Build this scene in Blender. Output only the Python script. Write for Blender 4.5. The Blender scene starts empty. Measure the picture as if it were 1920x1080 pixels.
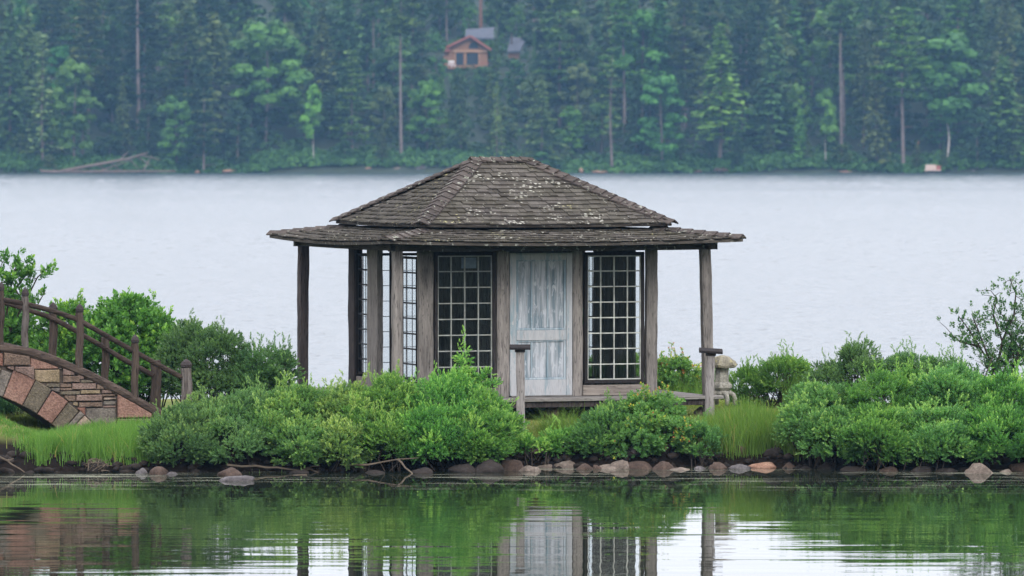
import bpy, bmesh, math, random
import numpy as np
from mathutils import Vector, Matrix, noise as mnoise
R = math.radians
rng = np.random.default_rng(7)
random.seed(7)

# ------------------------------------------------------------------ camera
F = 10720.0          # focal length in 1920-wide pixels
HC = 4.368           # camera height above the lake
HY = 273.0           # horizon row
CY = -82.5           # camera Y
sc = bpy.context.scene
col = sc.collection
cam = bpy.data.cameras.new('camera')
cam.sensor_width = 36.0
cam.lens = F / 1920 * 36.0
cam.clip_start = 1.0
cam.clip_end = 4000
cam.dof.use_dof = True
cam.dof.focus_distance = 81.0
cam.dof.aperture_fstop = 4.2
co = bpy.data.objects.new('camera', cam)
col.objects.link(co)
co.location = (0, CY, HC)
co.rotation_euler = (R(90) - math.atan((540 - HY) / F), 0, 0)
sc.camera = co

# ------------------------------------------------------------------ world, sun, exposure
SUN_EL, SUN_AZ = 36.0, 165.0
world = bpy.data.worlds.new('World')
sc.world = world
world.use_nodes = True
wn = world.node_tree
wn.nodes.clear()
wo = wn.nodes.new('ShaderNodeOutputWorld')
sky = wn.nodes.new('ShaderNodeTexSky')
sky.sky_type = 'NISHITA'
sky.sun_disc = False
sky.sun_elevation = R(SUN_EL)
sky.sun_rotation = R(SUN_AZ)
b1 = wn.nodes.new('ShaderNodeBackground'); b1.inputs[1].default_value = 0.08
wn.links.new(sky.outputs[0], b1.inputs[0])
b2 = wn.nodes.new('ShaderNodeBackground')
b2.inputs[1].default_value = 0.98
# layered overcast: soft, large, low-contrast cloud pattern on the sky directions
wtc = wn.nodes.new('ShaderNodeTexCoord')
wmap = wn.nodes.new('ShaderNodeMapping'); wmap.inputs['Scale'].default_value = (2.0, 2.0, 5.0)
wns = wn.nodes.new('ShaderNodeTexNoise'); wns.inputs['Scale'].default_value = 1.3; wns.inputs['Detail'].default_value = 5
wr = wn.nodes.new('ShaderNodeValToRGB')
wr.color_ramp.elements[0].position = 0.3; wr.color_ramp.elements[0].color = (0.88, 0.88, 0.945, 1)
wr.color_ramp.elements[1].position = 0.75; wr.color_ramp.elements[1].color = (0.965, 0.96, 1.0, 1)
wn.links.new(wtc.outputs['Generated'], wmap.inputs[0]); wn.links.new(wmap.outputs[0], wns.inputs['Vector'])
wn.links.new(wns.outputs[0], wr.inputs[0]); wn.links.new(wr.outputs[0], b2.inputs[0])
wsep = wn.nodes.new('ShaderNodeSeparateXYZ'); wn.links.new(wtc.outputs['Generated'], wsep.inputs[0])
wg = wn.nodes.new('ShaderNodeMath'); wg.operation = 'MULTIPLY_ADD'; wg.use_clamp = False
wcl = wn.nodes.new('ShaderNodeMath'); wcl.operation = 'MAXIMUM'; wcl.inputs[1].default_value = 0.0
wn.links.new(wsep.outputs[2], wcl.inputs[0]); wn.links.new(wcl.outputs[0], wg.inputs[0])
wg.inputs[1].default_value = 1.7; wg.inputs[2].default_value = 1.20      # overcast sky: brighter towards the zenith
wn.links.new(wg.outputs[0], b2.inputs[1])
wm = wn.nodes.new('ShaderNodeMixShader'); wm.inputs[0].default_value = 0.86
wn.links.new(b1.outputs[0], wm.inputs[1]); wn.links.new(b2.outputs[0], wm.inputs[2])
wn.links.new(wm.outputs[0], wo.inputs[0])

sl = bpy.data.lights.new('sun', 'SUN'); sl.energy = 1.5; sl.angle = R(25); sl.color = (1.0, 0.96, 0.9)
so = bpy.data.objects.new('sun', sl); col.objects.link(so)
# light comes from the camera side, slightly right, high
sd = Vector((math.sin(R(SUN_AZ)) * math.cos(R(SUN_EL)), math.cos(R(SUN_AZ)) * math.cos(R(SUN_EL)), math.sin(R(SUN_EL))))
so.rotation_euler = sd.to_track_quat('Z', 'Y').to_euler()
so.location = (20, -40, 60)

sc.view_settings.view_transform = 'Standard'
sc.view_settings.look = 'None'
sc.view_settings.gamma = 1.0
sc.view_settings.use_curve_mapping = False
sc.view_settings.exposure = 0.55
sc.render.engine = 'CYCLES'
sc.cycles.use_denoising = True
sc.cycles.max_bounces = 8
sc.cycles.transparent_max_bounces = 16
sc.cycles.volume_bounces = 0
sc.cycles.caustics_reflective = False
sc.cycles.caustics_refractive = False

def at(px, py, z):
    """world point seen at photo pixel (px, py) at z metres from the camera"""
    return Vector(((px - 960) / F * z, CY + z, HC - (py - HY) * z / F))
def hh(py, z):
    return HC - (py - HY) * z / F
def xx(px, z):
    return (px - 960) / F * z

# ------------------------------------------------------------------ materials
def new_mat(name):
    m = bpy.data.materials.new(name); m.use_nodes = True
    nt = m.node_tree
    return m, nt, nt.nodes['Principled BSDF'], nt.nodes['Material Output']
def N(nt, t, **kw):
    n = nt.nodes.new(t)
    for k, v in kw.items():
        if k in n.inputs: n.inputs[k].default_value = v
        else: setattr(n, k, v)
    return n
def L(nt, a, b): nt.links.new(a, b)
def ramp(nt, fac, stops):
    r = nt.nodes.new('ShaderNodeValToRGB')
    e = r.color_ramp.elements
    while len(e) < len(stops): e.new(0.5)
    for i, (p, c) in enumerate(stops):
        e[i].position = p; e[i].color = (*c, 1) if len(c) == 3 else c
    L(nt, fac, r.inputs[0])
    return r.outputs[0]
def mix(nt, fac, a, b, typ='MIX'):
    n = nt.nodes.new('ShaderNodeMix'); n.data_type = 'RGBA'; n.blend_type = typ
    for sock, v in ((n.inputs[0], fac), (n.inputs[6], a), (n.inputs[7], b)):
        if hasattr(v, 'links'): L(nt, v, sock)
        else: sock.default_value = v if isinstance(v, (int, float)) else (*v, 1)
    return n.outputs[2]
def math_(nt, op, a, b=0.0, clamp=False):
    n = nt.nodes.new('ShaderNodeMath'); n.operation = op; n.use_clamp = clamp
    for i, v in enumerate((a, b)):
        if hasattr(v, 'links'): L(nt, v, n.inputs[i])
        else: n.inputs[i].default_value = v
    return n.outputs[0]
def noise(nt, vec, scale, detail=4, rough=0.55, mscale=None, dist=0.0):
    if mscale is not None:
        mp = nt.nodes.new('ShaderNodeMapping'); mp.inputs['Scale'].default_value = mscale
        L(nt, vec, mp.inputs[0]); vec = mp.outputs[0]
    n = N(nt, 'ShaderNodeTexNoise', Scale=scale, Detail=detail, Roughness=rough, Distortion=dist)
    L(nt, vec, n.inputs['Vector'])
    return n.outputs[0]
def bump(nt, h, strength, dist, p):
    b = N(nt, 'ShaderNodeBump', Strength=strength, Distance=dist)
    L(nt, h, b.inputs['Height']); L(nt, b.outputs[0], p.inputs['Normal'])
    return b
def sc_(c, k): return tuple(x * k for x in c)

def wood_mat(name, light, dark, axis='z', stain=None, lichen=0.0, rough=0.9):
    m, nt, p, o = new_mat(name)
    tc = N(nt, 'ShaderNodeTexCoord'); oc = tc.outputs['Object']
    ms = {'z': (9, 9, 0.8), 'x': (0.8, 9, 9), 'y': (9, 0.8, 9)}[axis]
    g = noise(nt, oc, 2.6, 6, 0.65, ms)
    g2 = noise(nt, oc, 9.0, 3, 0.6, ms)
    pt = noise(nt, oc, 2.2, 4, 0.6)
    c = ramp(nt, g, [(0.32, dark), (0.68, light)])
    c = mix(nt, ramp(nt, g2, [(0.56, (0, 0, 0)), (0.62, (1, 1, 1))]), c, sc_(dark, 0.6))
    c = mix(nt, ramp(nt, pt, [(0.4, (0, 0, 0)), (0.7, (.55, .55, .55))]), c, stain or sc_(dark, 1.3))
    oi = N(nt, 'ShaderNodeObjectInfo')
    hv = N(nt, 'ShaderNodeHueSaturation'); L(nt, c, hv.inputs['Color'])
    L(nt, math_(nt, 'ADD', math_(nt, 'MULTIPLY', oi.outputs['Random'], 0.4), 0.8), hv.inputs['Value'])
    c = hv.outputs[0]
    if lichen:
        gp = N(nt, 'ShaderNodeNewGeometry')
        ln = noise(nt, gp.outputs['Position'], 14, 4, 0.6)
        c = mix(nt, ramp(nt, ln, [(0.64 - lichen * .08, (0, 0, 0)), (0.7, (1, 1, 1))]), c, (0.3, 0.31, 0.26))
    L(nt, c, p.inputs['Base Color'])
    p.inputs['Roughness'].default_value = rough
    p.inputs['Specular IOR Level'].default_value = 0.1
    bump(nt, mix(nt, 0.5, g, g2), 0.6, 0.012, p)
    return m

def leaf_mat(name, stops, trans=0.35, rough=0.55, spec=0.25, objcol=False):
    """leaf colour from the per-leaf 'tint' attribute (young to old leaves)"""
    m, nt, p, o = new_mat(name)
    a = N(nt, 'ShaderNodeAttribute', attribute_name='tint')
    c = ramp(nt, a.outputs['Fac'], stops)
    oi = N(nt, 'ShaderNodeObjectInfo')
    if objcol:
        c = mix(nt, 1.0, c, oi.outputs['Color'], 'MULTIPLY')
    hv = N(nt, 'ShaderNodeHueSaturation'); L(nt, c, hv.inputs['Color'])
    L(nt, math_(nt, 'ADD', math_(nt, 'MULTIPLY', oi.outputs['Random'], 0.03), 0.485), hv.inputs['Hue'])
    L(nt, math_(nt, 'ADD', math_(nt, 'MULTIPLY', oi.outputs['Random'], 0.22), 0.88), hv.inputs['Value'])
    c = hv.outputs[0]
    L(nt, c, p.inputs['Base Color'])
    p.inputs['Roughness'].default_value = rough
    p.inputs['Specular IOR Level'].default_value = spec
    tr = N(nt, 'ShaderNodeBsdfTranslucent')
    L(nt, mix(nt, 1.0, c, (1.15, 1.25, 0.7), 'MULTIPLY'), tr.inputs[0])
    ms = N(nt, 'ShaderNodeMixShader'); ms.inputs[0].default_value = trans
    L(nt, p.outputs[0], ms.inputs[1]); L(nt, tr.outputs[0], ms.inputs[2]); L(nt, ms.outputs[0], o.inputs[0])
    return m

def plain_mat(name, c, rough=0.8, var=0.25, scale=6, bmp=0.01, spec=0.3, world_=False):
    m, nt, p, o = new_mat(name)
    tc = N(nt, 'ShaderNodeTexCoord')
    v = N(nt, 'ShaderNodeNewGeometry').outputs['Position'] if world_ else tc.outputs['Object']
    n = noise(nt, v, scale, 5, 0.6)
    cc = ramp(nt, n, [(0.3, sc_(c, 1 - var)), (0.7, sc_(c, 1 + var))])
    L(nt, cc, p.inputs['Base Color'])
    p.inputs['Roughness'].default_value = rough; p.inputs['Specular IOR Level'].default_value = min(spec, .15)
    if bmp: bump(nt, n, 0.5, bmp, p)
    return m

def stone_mat(name, c, c2=None, rough=0.85, lich=0.0):
    m, nt, p, o = new_mat(name)
    gp = N(nt, 'ShaderNodeNewGeometry').outputs['Position']
    n = noise(nt, gp, 5, 6, 0.65); n2 = noise(nt, gp, 38, 3, 0.6)
    cc = ramp(nt, n, [(0.3, sc_(c, 0.62)), (0.5, c), (0.72, c2 or sc_(c, 1.25))])
    cc = mix(nt, 0.35, cc, ramp(nt, n2, [(0.35, (.03, .03, .03)), (0.65, (.75, .73, .7))]), 'OVERLAY')
    if lich:
        l_ = noise(nt, gp, 11, 4, 0.6)
        cc = mix(nt, ramp(nt, l_, [(0.6 - lich * .1, (0, 0, 0)), (0.66, (1, 1, 1))]), cc, (0.30, 0.27, 0.14))
    L(nt, cc, p.inputs['Base Color'])
    p.inputs['Roughness'].default_value = rough; p.inputs['Specular IOR Level'].default_value = 0.12
    bump(nt, mix(nt, 0.5, n, n2), 0.6, 0.02, p)
    return m

M = {}
M['post'] = wood_mat('weathered_post_wood', (.235, .212, .195), (.095, .086, .080), 'z', (.16, .145, .135))
M['post_dark'] = wood_mat('dark_post_wood', (.085, .07, .065), (.028, .023, .024), 'z', (.05, .04, .04))
M['post_grey'] = wood_mat('silver_post_wood', (.29, .27, .26), (.14, .125, .12), 'z', (.2, .185, .175))
M['board'] = wood_mat('grey_board_wood', (.27, .24, .21), (.12, .10, .09), 'x', (.19, .165, .145))
M['beam'] = wood_mat('dark_beam_wood', (.10, .088, .076), (.035, .03, .028), 'x', (.07, .06, .05), lichen=.6)
M['beam_y'] = wood_mat('dark_side_beam_wood', (.10, .088, .076), (.035, .03, .028), 'y', (.07, .06, .05))
M['frame'] = wood_mat('blackened_window_frame_wood', (.035, .03, .03), (.015, .013, .013), 'z', (.022, .02, .02))
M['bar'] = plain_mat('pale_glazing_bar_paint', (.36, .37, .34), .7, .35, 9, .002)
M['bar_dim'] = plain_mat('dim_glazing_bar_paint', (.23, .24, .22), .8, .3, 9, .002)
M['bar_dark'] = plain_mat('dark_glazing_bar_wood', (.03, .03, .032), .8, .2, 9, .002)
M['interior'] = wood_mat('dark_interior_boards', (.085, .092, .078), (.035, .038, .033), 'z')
M['deck'] = wood_mat('deck_wood', (.25, .235, .22), (.11, .10, .095), 'x')
M['log'] = wood_mat('bridge_log_wood', (0.076, 0.056, 0.045), (0.018, 0.013, 0.011), 'x', (0.036, 0.025, 0.020))
M['log_post'] = wood_mat('bridge_post_wood', (0.087, 0.065, 0.051), (0.025, 0.019, 0.016), 'z', (0.050, 0.037, 0.030))
M['log_pale'] = wood_mat('bridge_pale_post_wood', (0.150, 0.133, 0.124), (0.044, 0.036, 0.033), 'z', (0.082, 0.066, 0.057))
M['cap'] = plain_mat('dark_post_cap_wood', (.035, .028, .028), .85, .3, 12)
M['paper'] = plain_mat('faded_blue_paper', (.13, .17, .21), .6, .25, 9, 0)
M['mortar'] = stone_mat('dark_mortar', (.07, .055, .045))
M['dirt'] = stone_mat('deck_gravel', (.16, .13, .11))

# glass
m, nt, p, o = new_mat('old_window_glass')
tr = N(nt, 'ShaderNodeBsdfTransparent'); tr.inputs[0].default_value = (.93, .95, .95, 1)
gl = N(nt, 'ShaderNodeBsdfGlossy'); gl.inputs['Roughness'].default_value = .06; gl.inputs[0].default_value = (1, 1, 1, 1)
fr = N(nt, 'ShaderNodeFresnel', IOR=1.5)
ms = N(nt, 'ShaderNodeMixShader'); gb = N(nt, 'ShaderNodeNewGeometry'); L(nt, math_(nt, 'MULTIPLY', fr.outputs[0], math_(nt, 'SUBTRACT', 1.0, gb.outputs['Backfacing'])), ms.inputs[0]); L(nt, tr.outputs[0], ms.inputs[1]); L(nt, gl.outputs[0], ms.inputs[2])
L(nt, ms.outputs[0], o.inputs[0]); M['glass'] = m

# peeling painted door
def door_mat(name, blue, grey, white, bias):
    m, nt, p, o = new_mat(name)
    oc = N(nt, 'ShaderNodeTexCoord').outputs['Object']
    s1 = noise(nt, oc, 2.0, 5, .6, (7, 7, .55), .3)
    s2 = noise(nt, oc, 3.4, 6, .7, (5, 5, 1.3), .6)
    s3 = noise(nt, oc, 9, 4, .6, (8, 8, .7))
    c = ramp(nt, s1, [(0.36, blue), (0.5, grey), (0.62, white)])
    c = mix(nt, ramp(nt, s2, [(0.48 + bias, (0, 0, 0)), (0.56 + bias, (1, 1, 1))]), c, white)
    c = mix(nt, ramp(nt, s3, [(0.57, (0, 0, 0)), (0.66, (.6, .6, .6))]), c, (.21, .19, .18))
    L(nt, c, p.inputs['Base Color']); p.inputs['Roughness'].default_value = .75
    p.inputs['Specular IOR Level'].default_value = .25
    bump(nt, s2, .5, .006, p)
    return m
M['door_panel'] = door_mat('peeling_door_panel_paint', (.12, .165, .195), (.24, .265, .29), (.385, .405, .44), .045)
M['door_frame'] = door_mat('peeling_door_frame_paint', (.20, .26, .29), (.31, .32, .335), (.35, .355, .37), .02)
M['door_blue'] = door_mat('blue_door_moulding_paint', (.15, .215, .255), (.23, .29, .33), (.34, .385, .42), .06)

# shingles
m, nt, p, o = new_mat('weathered_wood_shingle')
gp = N(nt, 'ShaderNodeNewGeometry').outputs['Position']
oi = N(nt, 'ShaderNodeObjectInfo'); at_ = N(nt, 'ShaderNodeAttribute', attribute_name='tint')
t = math_(nt, 'FRACT', math_(nt, 'ADD', at_.outputs['Fac'], oi.outputs['Random']))
c = ramp(nt, t, [(0, (.038, .033, .029)), (.5, (.058, .051, .045)), (1, (.086, .077, .069))])
g = noise(nt, gp, 2.2, 5, .6); g2 = noise(nt, gp, 40, 3, .6)
c = mix(nt, ramp(nt, g, [(.35, (0, 0, 0)), (.65, (.5, .5, .5))]), c, (.052, .049, .032))
c = mix(nt, .5, c, ramp(nt, g2, [(.3, (.2, .2, .2)), (.7, (.8, .8, .8))]), 'OVERLAY')
vo = N(nt, 'ShaderNodeTexVoronoi', Scale=15.0, Randomness=1.0); L(nt, gp, vo.inputs['Vector'])
nz = noise(nt, gp, 30, 3, .6)
dd = math_(nt, 'ADD', vo.outputs['Distance'], math_(nt, 'MULTIPLY', nz, .35))
msk = noise(nt, gp, 2.6, 4, .6)
thr = math_(nt, 'MULTIPLY', math_(nt, 'SUBTRACT', msk, .29), 1.6)
lf = math_(nt, 'MULTIPLY', math_(nt, 'SUBTRACT', thr, dd), 14, True)
lcol = ramp(nt, N(nt, 'ShaderNodeTexWhiteNoise').outputs[0], [(0, (.36, .36, .30)), (1, (.36, .36, .30))])
vcol = mix(nt, ramp(nt, noise(nt, gp, 1.1, 3), [(.52, (0, 0, 0)), (.6, (1, 1, 1))]), (.27, .265, .23), (.25, .23, .12))
c = mix(nt, lf, c, vcol)
L(nt, c, p.inputs['Base Color']); p.inputs['Roughness'].default_value = .9; p.inputs['Specular IOR Level'].default_value = .08
bump(nt, g2, .5, .006, p)
M['shingle'] = m
M['hip'] = wood_mat('dark_hip_board', (.075, .062, .056), (.03, .025, .024), 'x', (.09, .075, .065), lichen=.5)

# leaves
M['leaf_a'] = leaf_mat('bayberry_leaf', [(0, (0.050, 0.123, 0.036)), (.5, (0.090, 0.208, 0.054)), (.85, (0.166, 0.305, 0.075)), (1, (0.291, 0.431, 0.109))], .3, .5, .35)
M['leaf_b'] = leaf_mat('sweetgale_leaf', [(0, (0.046, 0.126, 0.029)), (.5, (0.090, 0.222, 0.047)), (.85, (0.165, 0.325, 0.068)), (1, (0.295, 0.458, 0.104))], .35, .5, .3)
M['leaf_c'] = leaf_mat('broad_leaf', [(0, (0.030, 0.095, 0.022)), (.5, (0.063, 0.182, 0.033)), (.85, (0.123, 0.284, 0.044)), (1, (0.248, 0.425, 0.062))], .35, .5, .3)
M['leaf_r'] = leaf_mat('rose_leaf', [(0, (0.052, 0.141, 0.035)), (.6, (0.103, 0.223, 0.050)), (.90, (0.190, 0.314, 0.062)), (.965, (0.552, 0.495, 0.050)), (1, (0.380, 0.149, 0.062))], .35, .5, .3)
M['leaf_r2'] = leaf_mat('sapling_leaf', [(0, (.022, .065, .020)), (.6, (.05, .115, .03)), (1, (.13, .21, .06))], .35, .5, .3)
M['leaf_d'] = leaf_mat('blue_green_leaf', [(0, (0.043, 0.112, 0.040)), (.5, (0.082, 0.182, 0.059)), (.9, (0.134, 0.259, 0.080)), (1, (0.216, 0.345, 0.099))], .3, .5, .35)
M['grass'] = leaf_mat('sedge_blade', [(0, (0.075, 0.158, 0.029)), (.5, (0.124, 0.243, 0.046)), (.9, (0.191, 0.328, 0.072)), (1, (0.397, 0.303, 0.119))], .45, .5, .25)
M['lawn'] = leaf_mat('lawn_blade', [(0, (0.110, 0.165, 0.030)), (.6, (0.187, 0.231, 0.055)), (1, (0.330, 0.297, 0.100))], .4, .6, .2)
M['far_leaf'] = leaf_mat('forest_leaf', [(0, (0.016, 0.041, 0.012)), (.5, (0.040, 0.087, 0.024)), (1, (0.076, 0.143, 0.039))], .3, .6, .2, True)
M['twig'] = wood_mat('shrub_twig', (.07, .055, .045), (.022, .018, .015), 'z')
M['twig_pale'] = wood_mat('driftwood_twig', (.17, .135, .10), (.07, .055, .042), 'x')
M['trunk'] = plain_mat('grey_bark', (.13, .105, .10), .9, .35, 1.5, .02)
M['trunk_red'] = plain_mat('red_pine_bark', (.26, .13, .09), .9, .3, 1.2, .02)
M['trunk_pale'] = plain_mat('white_birch_bark', (.46, .42, .40), .8, .2, 1.5, .01)

# ground
m, nt, p, o = new_mat('island_earth')
gp = N(nt, 'ShaderNodeNewGeometry').outputs['Position']
n1 = noise(nt, gp, 1.3, 5, .6); n2 = noise(nt, gp, 14, 5, .65)
sep = N(nt, 'ShaderNodeSeparateXYZ'); L(nt, gp, sep.inputs[0])
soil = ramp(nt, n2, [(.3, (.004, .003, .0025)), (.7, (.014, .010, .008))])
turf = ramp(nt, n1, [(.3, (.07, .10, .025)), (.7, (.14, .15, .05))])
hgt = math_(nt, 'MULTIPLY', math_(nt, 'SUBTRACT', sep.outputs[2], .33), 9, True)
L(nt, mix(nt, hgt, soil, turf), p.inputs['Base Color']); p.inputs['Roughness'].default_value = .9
p.inputs['Specular IOR Level'].default_value = .05; bump(nt, n2, .7, .05, p); M['earth'] = m
m, nt, p, o = new_mat('hillside_forest_floor')
gp = N(nt, 'ShaderNodeNewGeometry').outputs['Position']
n1 = noise(nt, gp, .25, 6, .65)
L(nt, ramp(nt, n1, [(.35, (.007, .014, .007)), (.7, (.016, .028, .012))]), p.inputs['Base Color']); p.inputs['Roughness'].default_value = 1
M['hill'] = m

# water
def water_mat(name, pond):
    m, nt, p, o = new_mat(name)
    gp = N(nt, 'ShaderNodeNewGeometry').outputs['Position']
    p.inputs['IOR'].default_value = 1.333
    p.inputs['Base Color'].default_value = (.012, .016, .010, 1) if pond else (.03, .045, .055, 1)
    sep = N(nt, 'ShaderNodeSeparateXYZ'); L(nt, gp, sep.inputs[0])
    if pond:
        p.inputs['Roughness'].default_value = 0.0
        # ripples get livelier away from the sheltered bank
        dy = math_(nt, 'MULTIPLY', math_(nt, 'SUBTRACT', -7.5, sep.outputs[1]), .12, True)
        patch = noise(nt, gp, .35, 3, .6, (.35, 1, 1))
        amp = math_(nt, 'ADD', .10, math_(nt, 'MULTIPLY', dy, ramp(nt, patch, [(.36, (.35, .35, .35)), (.62, (1.3, 1.3, 1.3))])))
        a = noise(nt, gp, 1.0, 2, .5, (.30, 2.1, 1), .2)
        b = noise(nt, gp, 1.0, 2, .5, (1.1, 6.0, 1), .2)
        d = noise(nt, gp, 1.0, 2, .5, (.07, .5, 1), .1)
        h = math_(nt, 'MULTIPLY', math_(nt, 'ADD', math_(nt, 'ADD', a, math_(nt, 'MULTIPLY', b, .16)), math_(nt, 'MULTIPLY', d, 1.2)), amp)
        bp = N(nt, 'ShaderNodeBump', Strength=1.0, Distance=.0042); L(nt, h, bp.inputs['Height']); L(nt, bp.outputs[0], p.inputs['Normal'])
        # thin pollen and duckweed streaks drifting along the bank
        st = noise(nt, gp, 1.0, 5, .62, (.45, 6.0, 1), .5)
        near = math_(nt, 'MULTIPLY', math_(nt, 'SUBTRACT', sep.outputs[1], -11.0), .30, True)
        big = noise(nt, gp, .22, 2, .5)
        s = math_(nt, 'MULTIPLY', math_(nt, 'SUBTRACT', st, math_(nt, 'SUBTRACT', .725, math_(nt, 'MULTIPLY', big, .32))), 22, True)
        s = math_(nt, 'MULTIPLY', math_(nt, 'MULTIPLY', s, near), .5)
        df = N(nt, 'ShaderNodeBsdfDiffuse'); df.inputs[0].default_value = (.30, .31, .24, 1)
        mx = N(nt, 'ShaderNodeMixShader'); L(nt, s, mx.inputs[0]); L(nt, p.outputs[0], mx.inputs[1]); L(nt, df.outputs[0], mx.inputs[2])
        L(nt, mx.outputs[0], o.inputs[0])
    else:
        p.inputs['Roughness'].default_value = .23
    return m
M['pond'] = water_mat('calm_pond_water', True)
M['lake'] = water_mat('wind_ruffled_lake_water', False)

# ------------------------------------------------------------------ mesh helpers
def link(o, parent=None):
    col.objects.link(o)
    if parent is not None: o.parent = parent
    return o
def mk(name, V, Fc, mat, parent=None, smooth=False, tint=None, loc=None):
    me = bpy.data.meshes.new(name)
    me.from_pydata([tuple(v) for v in V], [], Fc)
    me.materials.append(mat)
    if smooth: me.shade_smooth()
    if tint is not None:
        a = me.attributes.new('tint', 'FLOAT', 'POINT'); a.data.foreach_set('value', np.asarray(tint, dtype=np.float32))
    me.update()
    o = bpy.data.objects.new(name, me)
    if loc is not None: o.location = loc
    return link(o, parent)
def mk_np(name, V, Q, mat, parent=None, tint=None, kind=None):
    """fast path: V (n,3), Q (m,k) polygons all of size k"""
    me = bpy.data.meshes.new(name)
    V = np.asarray(V, dtype=np.float32); Q = np.asarray(Q, dtype=np.int32)
    k = Q.shape[1]
    me.vertices.add(len(V)); me.vertices.foreach_set('co', V.ravel())
    me.loops.add(Q.size); me.loops.foreach_set('vertex_index', Q.ravel())
    me.polygons.add(len(Q))
    me.polygons.foreach_set('loop_start', np.arange(0, Q.size, k, dtype=np.int32))
    me.polygons.foreach_set('loop_total', np.full(len(Q), k, dtype=np.int32))
    me.materials.append(mat)
    if tint is not None:
        a = me.attributes.new('tint', 'FLOAT', 'POINT'); a.data.foreach_set('value', np.asarray(tint, dtype=np.float32))
    me.update(calc_edges=True)
    o = bpy.data.objects.new(name, me)
    if kind: o['kind'] = kind
    return link(o, parent)
def tag(o, label=None, cat=None, group=None, kind=None):
    if label: o['label'] = label
    if cat: o['category'] = cat
    if group: o['group'] = group
    if kind: o['kind'] = kind
    return o
def empty(name, loc, rz=0.0):
    o = bpy.data.objects.new(name, None); o.location = loc; o.rotation_euler = (0, 0, rz); o.empty_display_size = .2
    return link(o)
class MB:
    def __init__(s): s.V = []; s.F = []
    def add(s, V, Fc):
        n = len(s.V); s.V += [tuple(v) for v in V]; s.F += [tuple(i + n for i in f) for f in Fc]; return s
    def box(s, x0, x1, y0, y1, z0, z1, j=0.0):
        V = [(x, y, z) for x in (x0, x1) for y in (y0, y1) for z in (z0, z1)]
        if j: V = [(a + random.uniform(-j, j), b + random.uniform(-j, j), c + random.uniform(-j, j)) for a, b, c in V]
        return s.add(V, [(0, 1, 3, 2), (4, 6, 7, 5), (0, 4, 5, 1), (2, 3, 7, 6), (0, 2, 6, 4), (1, 5, 7, 3)])
    def bbox(s, x0, x1, y0, y1, z0, z1, b=.006):
        """box with chamfered edges"""
        bm = bmesh.new()
        c = ((x0 + x1) / 2, (y0 + y1) / 2, (z0 + z1) / 2); h = ((x1 - x0) / 2, (y1 - y0) / 2, (z1 - z0) / 2)
        b = min(b, min(h) * .45)
        for sx in (-1, 1):
            for sy in (-1, 1):
                for sz in (-1, 1):
                    for a in range(3):
                        d = [h[i] - (0 if i == a else b) for i in range(3)]
                        bm.verts.new((c[0] + sx * d[0], c[1] + sy * d[1], c[2] + sz * d[2]))
        r = bmesh.ops.convex_hull(bm, input=bm.verts)
        bm.verts.ensure_lookup_table(); bm.verts.index_update()
        s.add([v.co[:] for v in bm.verts], [tuple(v.index for v in f.verts) for f in bm.faces]); bm.free()
        return s
    def tube(s, pts, rad, n=8, jit=0.0, cap=True, sq=1.0):
        pts = [Vector(p) for p in pts]
        if not hasattr(rad, '__len__'): rad = [rad] * len(pts)
        rings = []
        for i, p in enumerate(pts):
            d = (pts[min(i + 1, len(pts) - 1)] - pts[max(i - 1, 0)]).normalized()
            u = d.cross(Vector((0.13, 1, 0.07)) if abs(d.y) < .9 else Vector((1, 0, .1))).normalized(); w = d.cross(u)
            ring = []
            for k in range(n):
                a = 2 * math.pi * k / n
                r = rad[i] * (1 + random.uniform(-jit, jit))
                ring.append(p + (u * math.cos(a) * sq + w * math.sin(a)) * r)
            rings.append(ring)
        V = [v for r in rings for v in r]; Fc = []
        for i in range(len(pts) - 1):
            for k in range(n):
                a, b = i * n + k, i * n + (k + 1) % n
                Fc.append((a, b, b + n, a + n))
        if cap:
            Fc.append(tuple(range(n - 1, -1, -1))); m_ = (len(pts) - 1) * n; Fc.append(tuple(m_ + k for k in range(n)))
        return s.add(V, Fc)
    def rough_post(s, x, y, w, d, z0, z1, lean=(0, 0), j=.004, step=.13):
        """square hewn post with worn, uneven edges"""
        n = max(2, int((z1 - z0) / step)); V = []; Fc = []
        prof = [(-1, -.72), (-.72, -1), (.72, -1), (1, -.72), (1, .72), (.72, 1), (-.72, 1), (-1, .72)]
        for i in range(n + 1):
            t = i / n; z = z0 + (z1 - z0) * t
            ox = lean[0] * t + mnoise.noise((x * 7, y * 7, z * 1.5)) * .006; oy = lean[1] * t
            for k, (a, b) in enumerate(prof):
                q = mnoise.noise((x * 9 + a, y * 9 + b, z * 3.1)) * j * 2
                V.append((x + ox + a * (w / 2 + q), y + oy + b * (d / 2 + q), z))
        for i in range(n):
            for k in range(8):
                a, b = i * 8 + k, i * 8 + (k + 1) % 8
                Fc.append((a, b, b + 8, a + 8))
        Fc.append(tuple(range(7, -1, -1))); Fc.append(tuple(n * 8 + k for k in range(8)))
        return s.add(V, Fc)
    def build(s, name, mat, parent=None, smooth=False):
        return mk(name, s.V, s.F, mat, parent, smooth)
    def mesh(s, name, mat):
        me = bpy.data.meshes.new(name); me.from_pydata(s.V, [], s.F); me.materials.append(mat); return me

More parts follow.
